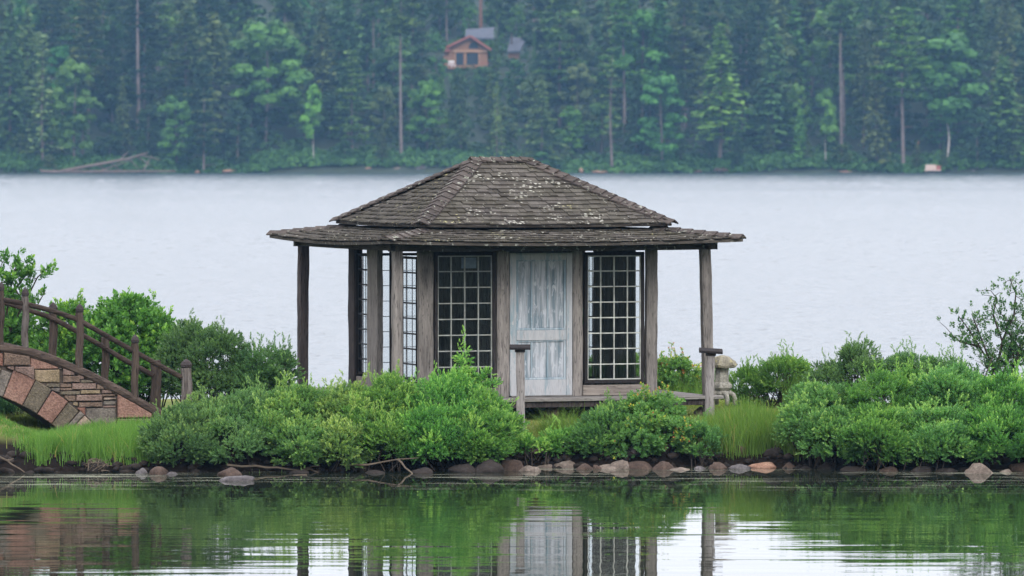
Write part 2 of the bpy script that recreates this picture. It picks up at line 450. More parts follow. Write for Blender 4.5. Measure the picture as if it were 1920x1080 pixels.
# ------------------------------------------------------------------ terrain and water
def shore_front(x):
    xp = [-30, -9.5, -7, -5, -3.5, -2, 0, 3.5, 5.5, 7.5, 30]
    yp = [-6.5, -6.4, -6.15, -6.1, -6.1, -5.8, -5.15, -4.95, -5.5, -6.0, -6.5]
    return np.interp(x, xp, yp)
def island_h(x, y):
    x = np.asarray(x, float); y = np.asarray(y, float)
    wob = .10 * np.sin(x * 3.1) + .06 * np.sin(x * 7.7 + 1.0)
    df = y - (shore_front(x) + wob)
    db = (6.2 + .5 * np.sin(x * .8)) - y
    d = np.minimum(df, db)
    h = np.interp(d, [-2.0, -.25, 0, .22, .7, 1.8, 3.0], [-.9, -.22, -.02, .14, .30, .47, .52])
    # brook channel under the arch, left of the picture
    ch = np.clip((1.0 - np.abs(x + 9.6)) / .7, 0, 1)
    h = h * (1 - ch) + ch * -.45
    h = h - .16 * np.exp(-(((x + 6.45) / .45) ** 2 + ((y + 3.5) / .8) ** 2)) * (h > .1)
    h = h + .36 * np.exp(-(((x + 7.75) / .75) ** 2 + ((y + 4.2) / .55) ** 2)) * np.clip(h * 4, 0, 1)
    return h + .02 * np.sin(x * 2.3 + y * 1.7) + .012 * np.sin(x * 6.1 - y * 4.3)
gx = np.concatenate([np.arange(-40, -12, .8), np.arange(-12, 11, .11), np.arange(11, 40.1, .8)])
gy = np.arange(-9.0, 9.01, .14)
GX, GY = np.meshgrid(gx, gy)
GZ = island_h(GX, GY)
nx, ny = len(gx), len(gy)
ii = np.arange(nx * ny).reshape(ny, nx)
Q = np.stack([ii[:-1, :-1], ii[:-1, 1:], ii[1:, 1:], ii[1:, :-1]], -1).reshape(-1, 4)
g = mk_np('ground', np.stack([GX, GY, GZ], -1).reshape(-1, 3), Q, M['earth']); tag(g, kind='structure'); g.data.shade_smooth()

def plane_grid(name, x0, x1, y0, y1, z, nx, ny, mat):
    xs = np.linspace(x0, x1, nx); ys = np.linspace(y0, y1, ny)
    X, Y = np.meshgrid(xs, ys); i2 = np.arange(nx * ny).reshape(ny, nx)
    q = np.stack([i2[:-1, :-1], i2[:-1, 1:], i2[1:, 1:], i2[1:, :-1]], -1).reshape(-1, 4)
    return mk_np(name, np.stack([X, Y, np.full_like(X, z)], -1).reshape(-1, 3), q, mat)
tag(plane_grid('pond_water', -500, 500, -500, 0.5, 0, 2, 2, M['pond']), kind='structure')
# the open lake: real wind waves, growing coarser with distance
ys_ = [0.5]
while ys_[-1] < 835: ys_.append(ys_[-1] + .15 + max(0, ys_[-1]) * .0010)
ys_ += [860, 900, 1000, 1120]; ys_ = np.array(ys_)
us_ = np.concatenate([[-3.2, -2.2, -1.5], np.linspace(-1, 1, 560), [1.5, 2.2, 3.2]])
LU, LY = np.meshgrid(us_, ys_)
LX = LU * (17 + LY * .125)        # columns widen with distance, as the waves do
wv = rng.normal(0, 1, LX.shape)
wv = (np.roll(wv, 1, 0) + 2 * wv + np.roll(wv, -1, 0)) / 2.45
wv = (np.roll(wv, 1, 1) + 1.5 * wv + np.roll(wv, -1, 1)) / 2.1
dyr = np.gradient(ys_)[:, None]
gust = (1 - .45 * np.exp(-((LY - 488 + 6 * np.sin(LX * .05)) / 13) ** 2)) * (1 + .15 * np.sin(LY * .045 + np.sin(LX * .02) * 1.5) + .08 * np.sin(LY * .011 + 1))
LZ = wv * dyr * .050 * gust * (dyr < 3)
ii = np.arange(LX.size).reshape(LX.shape)
lk = mk_np('lake_water', np.stack([LX, LY, LZ], -1).reshape(-1, 3), np.stack([ii[:-1, :-1], ii[:-1, 1:], ii[1:, 1:], ii[1:, :-1]], -1).reshape(-1, 4), M['lake'])
tag(lk, kind='structure'); lk.data.shade_smooth()

# far hill
ZS = 902.0                                   # far shore, metres from the camera
def hill_h(x, z):
    x = np.asarray(x, float); z = np.asarray(z, float)
    d = z - (ZS + 1.5 * np.sin(x * .07) + .8 * np.sin(x * .23))
    return np.interp(d, [-20, -1, 0, 3, 58, 66, 160, 300], [-3, -.5, 0, 1.0, 17.2, 17.6, 40, 62]) + .5 * np.sin(x * .11 + z * .06)
hx = np.linspace(-480, 480, 161); hz = np.concatenate([np.linspace(880, 1000, 41), np.linspace(1005, 1200, 20)])
HX, HZ = np.meshgrid(hx, hz); HH = hill_h(HX, HZ)
ii = np.arange(HX.size).reshape(HX.shape)
Q = np.stack([ii[:-1, :-1], ii[:-1, 1:], ii[1:, 1:], ii[1:, :-1]], -1).reshape(-1, 4)
hl = mk_np('hillside', np.stack([HX, HZ + CY, HH], -1).reshape(-1, 3), Q, M['hill']); tag(hl, kind='structure'); hl.data.shade_smooth()

# ------------------------------------------------------------------ foliage generators (numpy)
def rand_dirs(n, zmin=-1.0):
    z = rng.uniform(zmin, 1, n); a = rng.uniform(0, 2 * np.pi, n); r = np.sqrt(1 - z * z)
    return np.stack([r * np.cos(a), r * np.sin(a), z], -1)
def frames(d):
    """rotation matrices whose z axis is d, random spin"""
    d = d / np.linalg.norm(d, axis=1, keepdims=True)
    t = rng.normal(size=d.shape); u = np.cross(d, t); u /= np.linalg.norm(u, axis=1, keepdims=True)
    w = np.cross(d, u)
    return np.stack([u, w, d], 1)          # rows: local x, y, z in world
def leaf_quad(base, direction, side, ln, wd, fold=.25):
    up = np.cross(side, direction)
    m_ = base + direction * ln * .5
    return [base, m_ + side * wd / 2 + up * wd * fold * .5, base + direction * ln, m_ - side * wd / 2 + up * wd * fold * .5]
def sprig_template(nl, stem, ln, wd, splay=.75):
    V = []
    a0 = random.random() * 6
    for i in range(nl):
        t = (i + .6) / nl; a = a0 + i * 2.4
        out = np.array([math.cos(a), math.sin(a), 0.0])
        k = splay * (1.15 - .75 * t)
        d = out * k + np.array([0, 0, 1.0]); d /= np.linalg.norm(d)
        side = np.cross(d, out); side /= (np.linalg.norm(side) + 1e-9)
        l_ = ln * random.uniform(.75, 1.15) * (1 - .25 * abs(t - .5))
        V += leaf_quad(np.array([0, 0, stem * t]), d, side, l_, wd * random.uniform(.8, 1.2))
    return np.array(V)
def place_sprigs(P, D, S, templates, T0):
    """P pos, D dir, S scale, T0 tint in 0..1 -> verts, quads, tint"""
    Vs, Qs, Ts = [], [], []; off = 0
    which = rng.integers(0, len(templates), len(P))
    for k, T in enumerate(templates):
        sel = np.where(which == k)[0]
        if len(sel) == 0: continue
        Fm = frames(D[sel])
        W = np.einsum('vk,nkj->nvj', T, Fm) * S[sel][:, None, None] + P[sel][:, None, :]
        nv = len(T); n = len(sel)
        q = (np.arange(n * nv).reshape(-1, 4)) + off; off += n * nv
        nlf = nv // 4
        tl = np.clip(T0[sel][:, None] + rng.normal(0, .10, (n, nlf)) + np.linspace(-.10, .16, nlf)[None, :], 0, 1)
        Vs.append(W.reshape(-1, 3)); Qs.append(q); Ts.append(np.repeat(tl.reshape(-1), 4))
    return np.concatenate(Vs), np.concatenate(Qs), np.concatenate(Ts)

TPL = {
 'a': [sprig_template(9, .08, .048, .021) for _ in range(5)],
 'b': [sprig_template(10, .085, .044, .017, .65) for _ in range(5)],
 'c': [sprig_template(7, .10, .075, .042, 1.0) for _ in range(5)],
 'r2': [sprig_template(6, .06, .042, .024, 1.1) for _ in range(5)],
 'r': [sprig_template(7, .07, .055, .036, 1.2) for _ in range(5)],
 'd': [sprig_template(11, .07, .040, .016, .8) for _ in range(5)],
}
def stems_mesh(base_pts, tips, r0=.012):
    mb = MB()
    for b, t in zip(base_pts, tips):
        b = Vector(b); t = Vector(t); k = (b + t) / 2 + Vector((random.uniform(-.06, .06), random.uniform(-.06, .06), random.uniform(0, .1)))
        mb.tube([b, (b + k) / 2, k, (k + t) / 2, t], [r0, r0 * .85, r0 * .7, r0 * .5, r0 * .25], 5, cap=False)
    return mb
def shrub(label, lobes, leaf='a', dens=760, cat='shrub', size=.86, bumpy=1.0, group='shrubs on the island bank', base=None, tint=.45, zmin=-.72, stems=14, wisps=0, name='shrub', fwd=0.0):
    """lobes: (px, py, z, rx_px, ry_px, r_depth m) — ellipsoid clumps of twigs at real positions"""
    Ls = []
    if fwd > .5 and len(lobes) >= 2:
        a_, b_ = lobes[0], lobes[1]
        lobes = list(lobes) + [((a_[0] * .6 + b_[0] * .4) + random.uniform(-18, 18), (a_[1] + b_[1]) / 2 + 6, (a_[2] + b_[2]) / 2 - .12, a_[3] * .85, 34, .42),
                               (a_[0] + a_[3] * random.choice([-.75, .75]), (a_[1] * .55 + b_[1] * .45), a_[2] - .25, 34, 38, .35)]
        wisps = int(wisps * 1.6)
    for (px, py, z, rx, ry, rd) in lobes:
        z -= fwd + (fwd * .35 if py > 800 else 0)
        if fwd > .5 and py > 815: py += 7; ry += 3
        c = at(px, py, z); Ls.append((np.array(c), np.array([rx * z / F, rd, ry * z / F])))
    P, D, S, T = [], [], [], []
    tips = []
    for li, (c, r) in enumerate(Ls):
        area = 4 * np.pi * ((r[0] * r[1]) ** 1.6 / 3 + (r[0] * r[2]) ** 1.6 / 3 + (r[1] * r[2]) ** 1.6 / 3) ** (1 / 1.6)
        ncl = max(8, int(area * 20))
        cd = rand_dirs(ncl, zmin)
        cr = rng.uniform(.70, 1.0, ncl) ** .7
        cc = c + cd * r * cr[:, None] * (1 - .12 * bumpy)
        rad = rng.uniform(.07, .15, ncl) * bumpy * size ** .5
        tips += [tuple(x) for x in cc[:: max(1, ncl // stems)]]
        n_per = np.maximum(6, (dens * area / ncl * rng.uniform(.7, 1.3, ncl) / size).astype(int))
        idx = np.repeat(np.arange(ncl), n_per)
        dd = rand_dirs(len(idx), -.75)
        pos = cc[idx] + dd * (rad[idx] * rng.uniform(.35, 1.0, len(idx)) ** .5)[:, None] * np.array([1.15, 1.15, .85])
        out = (pos - c) / r
        dirs = dd * .7 + out * .5 + np.array([0, 0, .55]) + rng.normal(0, .25, dd.shape)
        ctint = rng.normal(tint, .17, ncl)[idx] + rng.normal(0, .10, len(idx))
        P.append(pos); D.append(dirs); S.append(rng.uniform(.75, 1.25, len(idx)) * size); T.append(ctint)
    # upright leafy wisps that break the outline
    if wisps:
        for _ in range(wisps):
            c, r = Ls[rng.integers(len(Ls))]
            a = rng.uniform(0, 2 * np.pi); q = rng.uniform(0, .9)
            b = c + np.array([math.cos(a) * q * r[0], math.sin(a) * q * r[1], r[2] * math.sqrt(1 - q * q) * .85])
            ln = rng.uniform(.12, .30); n = int(ln / .022); t = np.linspace(0, 1, n)[:, None]
            lean = np.array([rng.normal(0, .25), rng.normal(0, .2), 1.0])
            P.append(b + t * lean * ln + rng.normal(0, .008, (n, 3))); D.append(np.repeat(lean[None], n, 0) + rng.normal(0, .4, (n, 3)))
            S.append(np.full(n, size * .75)); T.append(np.full(n, tint + .22) + t[:, 0] * .15)
    P = np.concatenate(P); D = np.concatenate(D); S = np.concatenate(S); T = np.concatenate(T)
    keep = P[:, 2] > island_h(P[:, 0], P[:, 1]) + .015
    keep &= P[:, 2] > .03
    # drop leaves buried deep in another lobe
    for c, r in Ls:
        keep &= np.linalg.norm((P - c) / r, axis=1) > .55
    P, D, S, T = P[keep], D[keep], S[keep], T[keep]
    V, Q, TT = place_sprigs(P, D, S, TPL[leaf], T)
    c0 = Ls[0][0]; bx, by = (base if base is not None else (c0[0], c0[1]))
    bz = float(island_h(bx, by))
    o = empty(name, (bx, by, bz)); tag(o, label, cat, group)
    off = np.array([bx, by, bz])
    mk_np('foliage', V - off, Q, M['leaf_' + leaf], o, TT, kind=None)
    tp = [Vector(t) - Vector(off) for t in tips]
    bs = [(random.uniform(-.3, .3) * Ls[0][1][0] * 1.5, random.uniform(-.25, .25), .0) for _ in tp]
    bs = [(x + t.x * .45, y + t.y * .4, float(island_h(bx + x + t.x * .45, by + y + t.y * .4)) - bz) for (x, y, z), t in zip(bs, tp)]
    stems_mesh(bs, tp).build('stem', M['twig'], o)
    return o

def blades(x, y, h, lean=.25, wd=.006, segs=3, tint0=.45, zoff=-.01, tshift=0.0):
    n = len(x); z0 = island_h(x, y) + zoff
    a = rng.uniform(0, 2 * np.pi, n); l_ = np.abs(rng.normal(lean, lean * .6, n)) * h
    w = rng.uniform(0, 2 * np.pi, n)
    V = np.zeros((n, (segs + 1) * 2, 3))
    for s in range(segs + 1):
        t = s / segs; k = wd * (1 - t) * .5 + .0006
        cx = x + np.cos(a) * l_ * t ** 2; cy = y + np.sin(a) * l_ * t ** 2; cz = z0 + h * (t - .22 * (l_ / h) * t ** 2)
        V[:, 2 * s, 0] = cx + np.cos(w) * k; V[:, 2 * s, 1] = cy + np.sin(w) * k; V[:, 2 * s, 2] = cz
        V[:, 2 * s + 1, 0] = cx - np.cos(w) * k; V[:, 2 * s + 1, 1] = cy - np.sin(w) * k; V[:, 2 * s + 1, 2] = cz
    base = np.arange(n)[:, None] * (segs + 1) * 2
    qs = [np.concatenate([base + 2 * s, base + 2 * s + 1, base + 2 * s + 3, base + 2 * s + 2], 1) for s in range(segs)]
    T = np.repeat(np.clip(rng.normal(tint0, .18, n) + tshift, 0, 1), (segs + 1) * 2)
    return V.reshape(-1, 3), np.concatenate(qs), T
def grass_patch(name, label, regions, mat, kind='stuff', cat='grass', group=None, zmin_=None, cap=None, **kw):
    Vs, Qs, Ts = [], [], []; off = 0
    for (xa, xb, ya, yb, n, h0, h1) in regions:
        nc = max(6, n // 26)
        cx = rng.uniform(xa, xb, nc) + rng.normal(0, .06, nc); cy = rng.uniform(ya, yb, nc) + rng.normal(0, .10, nc)
        ch = rng.uniform(.62, 1.12, nc); ct = rng.normal(0, .16, nc); sp_ = rng.uniform(.03, .09, nc)
        k = rng.integers(0, nc, n)
        x = cx[k] + rng.normal(0, 1, n) * sp_[k]; y = cy[k] + rng.normal(0, 1, n) * sp_[k]
        ok = (island_h(x, y) > (.07 if zmin_ is None else zmin_))
        x, y, k = x[ok], y[ok], k[ok]; n = len(x)
        h = rng.uniform(h0, h1, n) * ch[k] * (1 + .12 * np.sin(x * 6 + 1))
        if cap: h = np.minimum(h, np.maximum(.05, np.interp(x, cap[0], cap[1]) * rng.uniform(.86, 1.06, n) * (1 + .10 * (ch[k] - .9)) - island_h(x, y)))
        kw['tshift'] = ct[k]
        V, Q, T = blades(x, y, h, **kw)
        Vs.append(V); Qs.append(Q + off); Ts.append(T); off += len(V)
    o = mk_np(name, np.concatenate(Vs), np.concatenate(Qs), mat, None, np.concatenate(Ts), kind)
    tag(o, label, cat, group)
    return o

exec_order = []
# ------------------------------------------------------------------ far forest trees
def tree_leaves(P, Nrm, size, jitter=.38):
    """one tilted quad per point"""
    n = len(P); d = Nrm + rng.normal(0, jitter, (n, 3)); Fm = frames(d)
    s = size * rng.uniform(.6, 1.3, n)
    q = np.array([[-.5, -.32, 0], [.5, -.28, 0], [.42, .34, .1], [-.45, .3, .1]])
    V = np.einsum('vk,nkj->nvj', q, Fm) * s[:, None, None] + P[:, None, :]
    return V.reshape(-1, 3), np.arange(n * 4).reshape(-1, 4)
def spruce_mesh(H, Rm, seed, dens=1.0, bare=.08, droop=.3, gap=.48):
    P, Nn, T = [], [], []
    z = H * bare
    while z < H * .99:
        t = (z - H * bare) / (H * (1 - bare)); rr = Rm * (1 - t) ** .85 * rng.uniform(.75, 1.15) + .15
        nb = int(rng.integers(6, 10))
        for a in rng.uniform(0, 2 * np.pi, nb):
            l_ = rr * rng.uniform(.6, 1.15); n = max(2, int(l_ / .20 * dens)); s = rng.uniform(.12, 1, n) ** .8
            tn = rng.uniform(.1, .9)
            p = np.stack([np.cos(a) * l_ * s, np.sin(a) * l_ * s, z - droop * l_ * s ** 1.3 + .10 * l_ * s ** 3], -1)
            p[:, :2] += rng.normal(0, .13, (n, 2)) * (1 + s[:, None]); p[:, 2] += rng.normal(0, .07, n)
            P.append(p); Nn.append(np.stack([np.cos(a) * s * .4, np.sin(a) * s * .4, np.ones(n)], -1)); T.append(np.full(n, tn) + s * .25)
        z += gap * rng.uniform(.7, 1.3) * (1 - .4 * t)
    return np.concatenate(P), np.concatenate(Nn), np.concatenate(T)
def pine_mesh(H, Rm, seed, bare=.35):
    P, Nn, T = [], [], []
    z = H * bare
    while z < H * .98:
        t = (z - H * bare) / (H * (1 - bare)); rr = Rm * (1 - t * .8) * rng.uniform(.55, 1.1)
        for a in rng.uniform(0, 2 * np.pi, int(rng.integers(3, 6))):
            l_ = rr * rng.uniform(.5, 1.2)
            for k in range(int(3 + l_ * 1.6)):
                s = rng.uniform(.35, 1.0); n = 12
                c = np.array([math.cos(a) * l_ * s, math.sin(a) * l_ * s, z + .14 * l_ * s ** 2 + rng.normal(0, .08)])
                c[:2] += rng.normal(0, .35, 2)
                p = c + rng.normal(0, 1, (n, 3)) * np.array([.42, .42, .13])
                P.append(p); Nn.append(np.tile([0, 0, 1.0], (n, 1))); T.append(np.full(n, rng.uniform(.2, .95)) + rng.normal(0, .04, n))
        z += rng.uniform(.9, 1.7) * (1 - .35 * t)
    return np.concatenate(P), np.concatenate(Nn), np.concatenate(T)
def broad_mesh(H, Rm, seed, bare=.25, nb=26, blob=(.8, 1.6)):
    P, Nn, T = [], [], []
    for k in range(nb):
        t = rng.uniform(0, 1); w = math.sin(math.pi * min(1, .18 + t * .78)) ** .7
        a = rng.uniform(0, 2 * np.pi); q = rng.uniform(.2, 1) ** .5
        c = np.array([math.cos(a) * q * Rm * w, math.sin(a) * q * Rm * w, H * (bare + (1 - bare) * t) - .4])
        r = rng.uniform(*blob); n = int(85 * r * r)
        d = rand_dirs(n, -.5); p = c + d * np.array([r, r, r * .7]) * rng.uniform(.75, 1.05, n)[:, None]
        P.append(p); Nn.append(d + np.array([0, 0, .5])); T.append(np.full(n, rng.uniform(.2, .8)) + rng.normal(0, .05, n))
    return np.concatenate(P), np.concatenate(Nn), np.concatenate(T)
def crown_data(kind, H, Rm, seed, size, **kw):
    P, Nn, T = {'spruce': spruce_mesh, 'pine': pine_mesh, 'broad': broad_mesh}[kind](H, Rm, seed, **kw)
    V, Q = tree_leaves(P, Nn, size)
    return V, Q, np.repeat(np.clip(T, 0, 1), 4)
def trunk_mb(H, r, top=.97, branches=0, Rm=2, bare=.3):
    mb = MB(); n = 7; ph = random.random() * 6
    pts = [(.12 * math.sin(ph + i * .9), .1 * math.cos(ph + i * .7), H * top * i / (n - 1)) for i in range(n)]
    mb.tube(pts, [r * (1 - .85 * i / (n - 1)) for i in range(n)], 7, cap=False)
    for k in range(branches):
        z = H * random.uniform(bare * .5, .9); a = random.uniform(0, 6.28); l_ = Rm * random.uniform(.35, .9) * (1.1 - z / H)
        mb.tube([(0, 0, z), (math.cos(a) * l_ * .5, math.sin(a) * l_ * .5, z + .05 * l_), (math.cos(a) * l_, math.sin(a) * l_, z + .02 * l_)], [r * .22, r * .15, .02], 4, cap=False)
    return mb
PROTO = {}
def proto(key, kind, H, Rm, size, tr, trunk_mat, branches=10, top=.97, **kw):
    V, Q, T = crown_data(kind, H, Rm, 0, size, **kw)
    cr = mk_np('crown', V, Q, M['far_leaf'], None, T); col.objects.unlink(cr)
    tm = trunk_mb(H, tr, .40 if key.startswith('birch') else top, branches, Rm, kw.get('bare', .2)).mesh('trunk', M[trunk_mat])
    PROTO[key] = (cr.data, tm, H)
for i in range(4): proto('spruce%d' % i, 'spruce', 22, 3.3 + .4 * (i % 3), .62, .24, 'trunk', bare=.06 + .05 * i, gap=.62)
for i in range(4): proto('pine%d' % i, 'pine', 24, 4.0 + .5 * (i % 2), .60, .27, 'trunk', bare=.22 + .12 * (i % 3))
for i in range(5): proto('broad%d' % i, 'broad', 15, 3.2 + .4 * (i % 3), .62, .18, 'trunk', bare=.12 + .09 * (i % 3), nb=44 + 4 * i, blob=(.5, 1.25))
for i in range(2): proto('birch%d' % i, 'broad', 14, 2.4, .55, .11, 'trunk_pale', branches=0, bare=.36, nb=22, blob=(.6, 1.2))
proto('cedar0', 'spruce', 16, 3.0, .55, .22, 'trunk', bare=.07, dens=1.5, gap=.42, droop=.05)
proto('sparse0', 'spruce', 20, 2.7, .5, .22, 'trunk', bare=.15, dens=.55, gap=.75, branches=40)
proto('talltrunk0', 'pine', 30, 4.2, .62, .30, 'trunk', bare=.66)
proto('redpine0', 'pine', 30, 4.2, .62, .62, 'trunk_red', bare=.6)
proto('snag0', 'spruce', 17, 1.6, .4, .17, 'trunk', bare=.35, dens=.22, gap=1.2, branches=46)
LOC_LABEL = {}
def forest_tree(name, key, px, z, top_py=None, H=None, tint=(1, 1, 1), label='', cat='tree', group=None, wscale=1.0, base_h=None):
    crown, trunk, H0 = PROTO[key]
    x = xx(px, z); b = float(hill_h(x, z)) - .15 if base_h is None else base_h
    if top_py is not None: H = hh(top_py, z) - b
    s = H / H0
    o = empty(name, (x, z + CY, b), random.uniform(0, 6.28)); o.scale = (s * wscale, s * wscale, s)
    for nm, me in (('crown', crown), ('trunk', trunk)):
        c = bpy.data.objects.new(nm, me); link(c, o)
        if nm == 'crown': c.color = (*tint, 1)
    tag(o, label, cat, group)
    return o
YG, BG, GR, BR, DK = (1.35, 1.25, .9), (.8, .95, 1.1), (1.35, 1.0, 1.15), (1.5, 1.75, 1.0), (.62, .72, .8)
hand = [
 ('pine_tree', 'pine1', 838, 982, -120, (1.1, 1.1, .95), .8, 'olive pine standing just behind the left eave of the cabin'),
 ('spruce_tree', 'spruce2', 868, 994, -100, (.9, 1.0, .95), .9, 'dark spruce behind the cabin left of the thick reddish trunk'),
 ('maple_tree', 'broad3', 880, 984, 8, (1.5, 1.9, 1.0), .9, 'light green leafy tree glowing just above the cabin gable'),
 ('spruce_tree', 'spruce0', 930, 986, -130, (.9, 1.05, 1.0), .9, 'dark spruce right of the thick reddish trunk behind the cabin'),
 ('maple_tree', 'broad1', 968, 984, 10, (1.4, 1.8, 1.0), .9, 'light green tree right above the roof of the cabin wing'),
 ('pine_tree', 'pine2', 1000, 978, -110, (1.0, 1.05, .95), 1.0, 'tall pine behind the right end of the cabin wing'),
 ('maple_tree', 'broad0', 818, 948, 62, (1.1, 1.25, 1.0), .8, 'olive leafy tree covering the left end of the cabin deck'),
 ('spruce_tree', 'spruce3', 1002, 950, 50, (.9, 1.0, .95), .5, 'slim dark spruce hiding the right end of the cabin wing'),
 ('maple_tree', 'broad4', 860, 945, 126, (.8, 1.0, .9), 1.2, 'dark low leafy tree right under the cabin deck'),
 ('maple_tree', 'broad2', 905, 944, 124, (.9, 1.2, .95), 1.2, 'round low leafy tree under the right end of the cabin deck'),
 ('maple_tree', 'broad1', 965, 945, 112, (.85, 1.1, .95), 1.2, 'low leafy tree under the cabin wing'),
 # name, proto, px, z, top_py, tint, wscale, label
 ('spruce_tree', 'sparse0', 80, 905, 60, (1.7, 1.25, 1.4), 1.1, 'thin greyish spruce standing at the waterline near the left picture edge'),
 ('maple_tree', 'broad1', 140, 907, 112, (1.25, 1.5, 1.0), 1.0, 'green leafy tree with a bare pale stem left of the fallen driftwood'),
 ('pine_tree', 'talltrunk0', 260, 922, -190, (1, 1.05, 1), .9, 'tall pine with long bare straight trunk above the fallen driftwood'),
 ('birch_tree', 'broad3', 330, 906, 175, (1.2, 1.55, 1.0), 1.1, 'low bushy green tree right behind the fallen driftwood'),
 ('maple_tree', 'broad2', 500, 916, 40, (1.35, 1.6, 1.1), 1.3, 'rounded light green maple high on the slope left of the cabin'),
 ('birch_tree', 'birch0', 588, 904, 158, (2.2, 2.5, 1.15), .75, 'small bright yellow green birch, the brightest tree left of the pavilion roof'),
 ('pine_tree', 'pine0', 660, 905, 95, (1.75, 1.45, 1.1), 1.1, 'layered pine with flat branches and greyish lower limbs left of the roof peak'),
 ('pine_tree', 'talltrunk0', 752, 906, -60, (1.25, 1.2, .95), .95, 'tall pine with bare curved trunk standing just left of the cabin'),
 ('maple_tree', 'broad4', 800, 911, 150, (1.2, 1.7, .95), 1.1, 'bright green leafy tree on the slope directly below the cabin deck'),
 ('spruce_tree', 'spruce1', 930, 950, 40, (1.1, 1.15, 1.1), .62, 'slim spruce growing between the cabin gable and its right wing'),
 ('spruce_tree', 'sparse0', 932, 906, 150, (1.6, 1.35, 1.1), .8, 'yellowish thin spruce rising right above the pavilion roof ridge'),
 ('pine_tree', 'pine3', 1050, 925, -60, (1.35, 1.2, 1.0), 1.15, 'big olive green pine with tufted branches right of the cabin wing'),
 ('spruce_tree', 'spruce2', 1015, 906, 150, (1.35, 1.1, 1.05), 1.35, 'broad grey green spruce at the shore right of the roof ridge'),
 ('dead_pine', 'snag0', 1146, 904, 100, (1.7, 1.3, 1.2), 1.3, 'half dead pine with bare twisted trunk and brown tufts at its top'),
 ('maple_tree', 'broad0', 1240, 905, 140, (1.05, 1.5, 1.05), 1.15, 'vivid mid green maple on a thin stem left of the big yellowish cedar'),
 ('cedar_tree', 'spruce3', 1350, 906, 40, (1.9, 1.65, .95), 1.45, 'large yellowish green cedar with hanging boughs, widest tree on the right'),
 ('birch_tree', 'birch1', 1547, 905, 165, (1.4, 1.7, 1.05), .8, 'small round topped birch on a thin straight stem left of the bare pine trunk'),
 ('young_spruce', 'cedar0', 1500, 904, 205, (1.2, 1.7, 1.05), .9, 'short bright green young spruce left of the small round topped birch'),
 ('pine_tree', 'talltrunk0', 1576, 909, -80, (1, 1.05, 1), .9, 'very tall bare trunked pine between the small birch and the large white pine'),
 ('pine_tree', 'pine2', 1692, 904, 12, (1.9, 1.65, 1.05), 1.15, 'large white pine with layered branches left of the white trunked birch'),
 ('birch_tree', 'birch0', 1776, 906, 60, (1.0, 1.35, .95), 1.35, 'birch with a white lower trunk standing right above the small dock'),
 ('cedar_tree', 'cedar0', 1882, 905, 105, (.95, 1.2, .85), 1.25, 'smooth cone shaped dark cedar near the right picture edge'),
 ('pine_tree', 'redpine0', 901, 990, -160, (1.2, 1.2, 1), .8, 'thick reddish trunked pine rising directly behind the cabin roof'),
 ('spruce_tree', 'spruce0', 20, 912, -10, (.8, .9, .9), 1.0, 'dark spruce at the left picture edge beside the thin greyish one'),
 ('spruce_tree', 'spruce1', 1450, 912, 30, (.9, 1.0, 1.0), 1.1, 'dark blue green spruce just right of the yellowish cedar'),
 ('maple_tree', 'broad2', 1205, 926, 20, (1.1, 1.5, 1.0), 1.1, 'rounded green maple upslope behind the vivid mid green maple'),
]
for (nm, key, px, z, tp, ti, ws, lab) in hand:
    if z < 930: ti = tuple(q * 1.18 for q in ti)
    forest_tree(nm, key, px, z, tp, tint=ti, wscale=ws, label=lab, group='trees on the far shore')
for px, z, tp, r, k in ((175, 935, -60, 1, 0), (535, 930, -80, 1, 0), (700, 940, -60, 1, 1), (1180, 935, -60, 1, 0), (1290, 930, -60, 1, 0), (1400, 928, -70, 1, 1)):
    forest_tree('pine_tree', 'talltrunk0', px, z, tp, tint=(.9, 1, .95), wscale=.85, group='bare trunked pines among the far trees', label='tall bare trunked pine standing among leafy trees on the far slope')
kinds = [('spruce', 4, 'spruce_tree', 'dark pointed spruce packed among others on the hazy far slope', (17, 24)),
         ('pine', 4, 'pine_tree', 'tall tufted pine packed among others on the hazy far slope', (18, 25)),
         ('broad', 5, 'broadleaf_tree', 'rounded leafy tree packed among others on the hazy far slope', (11, 18))]
cnt = 0
for row, (z0, sp) in enumerate([(906, 62), (914, 64), (923, 66), (933, 70), (944, 76), (956, 84), (972, 90), (990, 96), (1012, 110)]):
    px = -170 + (row % 2) * 30
    while px < 2090:
        p_ = px + random.uniform(-18, 18); z = z0 + random.uniform(-3.5, 3.5)
        ki = random.choices(range(3), (.34, .22, .44))[0]
        kd, nk, nm, lab, (h0, h1) = kinds[ki]
        H = random.uniform(h0, h1); b = float(hill_h(xx(p_, z), z))
        if row == 0: H *= random.uniform(.45, .95)
        if 778 < p_ < 1030 and z < 975:
            H = min(H, hh(136, z) - b) if z < 950 else 0
            if (p_ < 800 or p_ > 1010) and z < 950: H = max(H, 12)
        if row <= 1 and any(abs(p_ - h[2]) < 40 and h[3] < 930 for h in hand): H *= .36 if row == 0 else .6
        if H > 3.2:
            v = random.random()
            ti = (random.uniform(.75, 1.25), random.uniform(.85, 1.35), random.uniform(.8, 1.15))
            if v < .06: ti = (1.6, 1.7, 1.0)
            elif v < .26: ti = (1.55, 1.1, 1.2)
            elif v < .60: ti = (.50, .60, .75)
            forest_tree(nm, '%s%d' % (kd, random.randrange(nk)), p_, z, None, H, ti, lab, group='%ss filling the far slope' % nm.replace('_', ' '), wscale=random.uniform(.85, 1.25) * (1.3 if H < 9 else 1))
            cnt += 1
        px += sp * random.uniform(.75, 1.25)
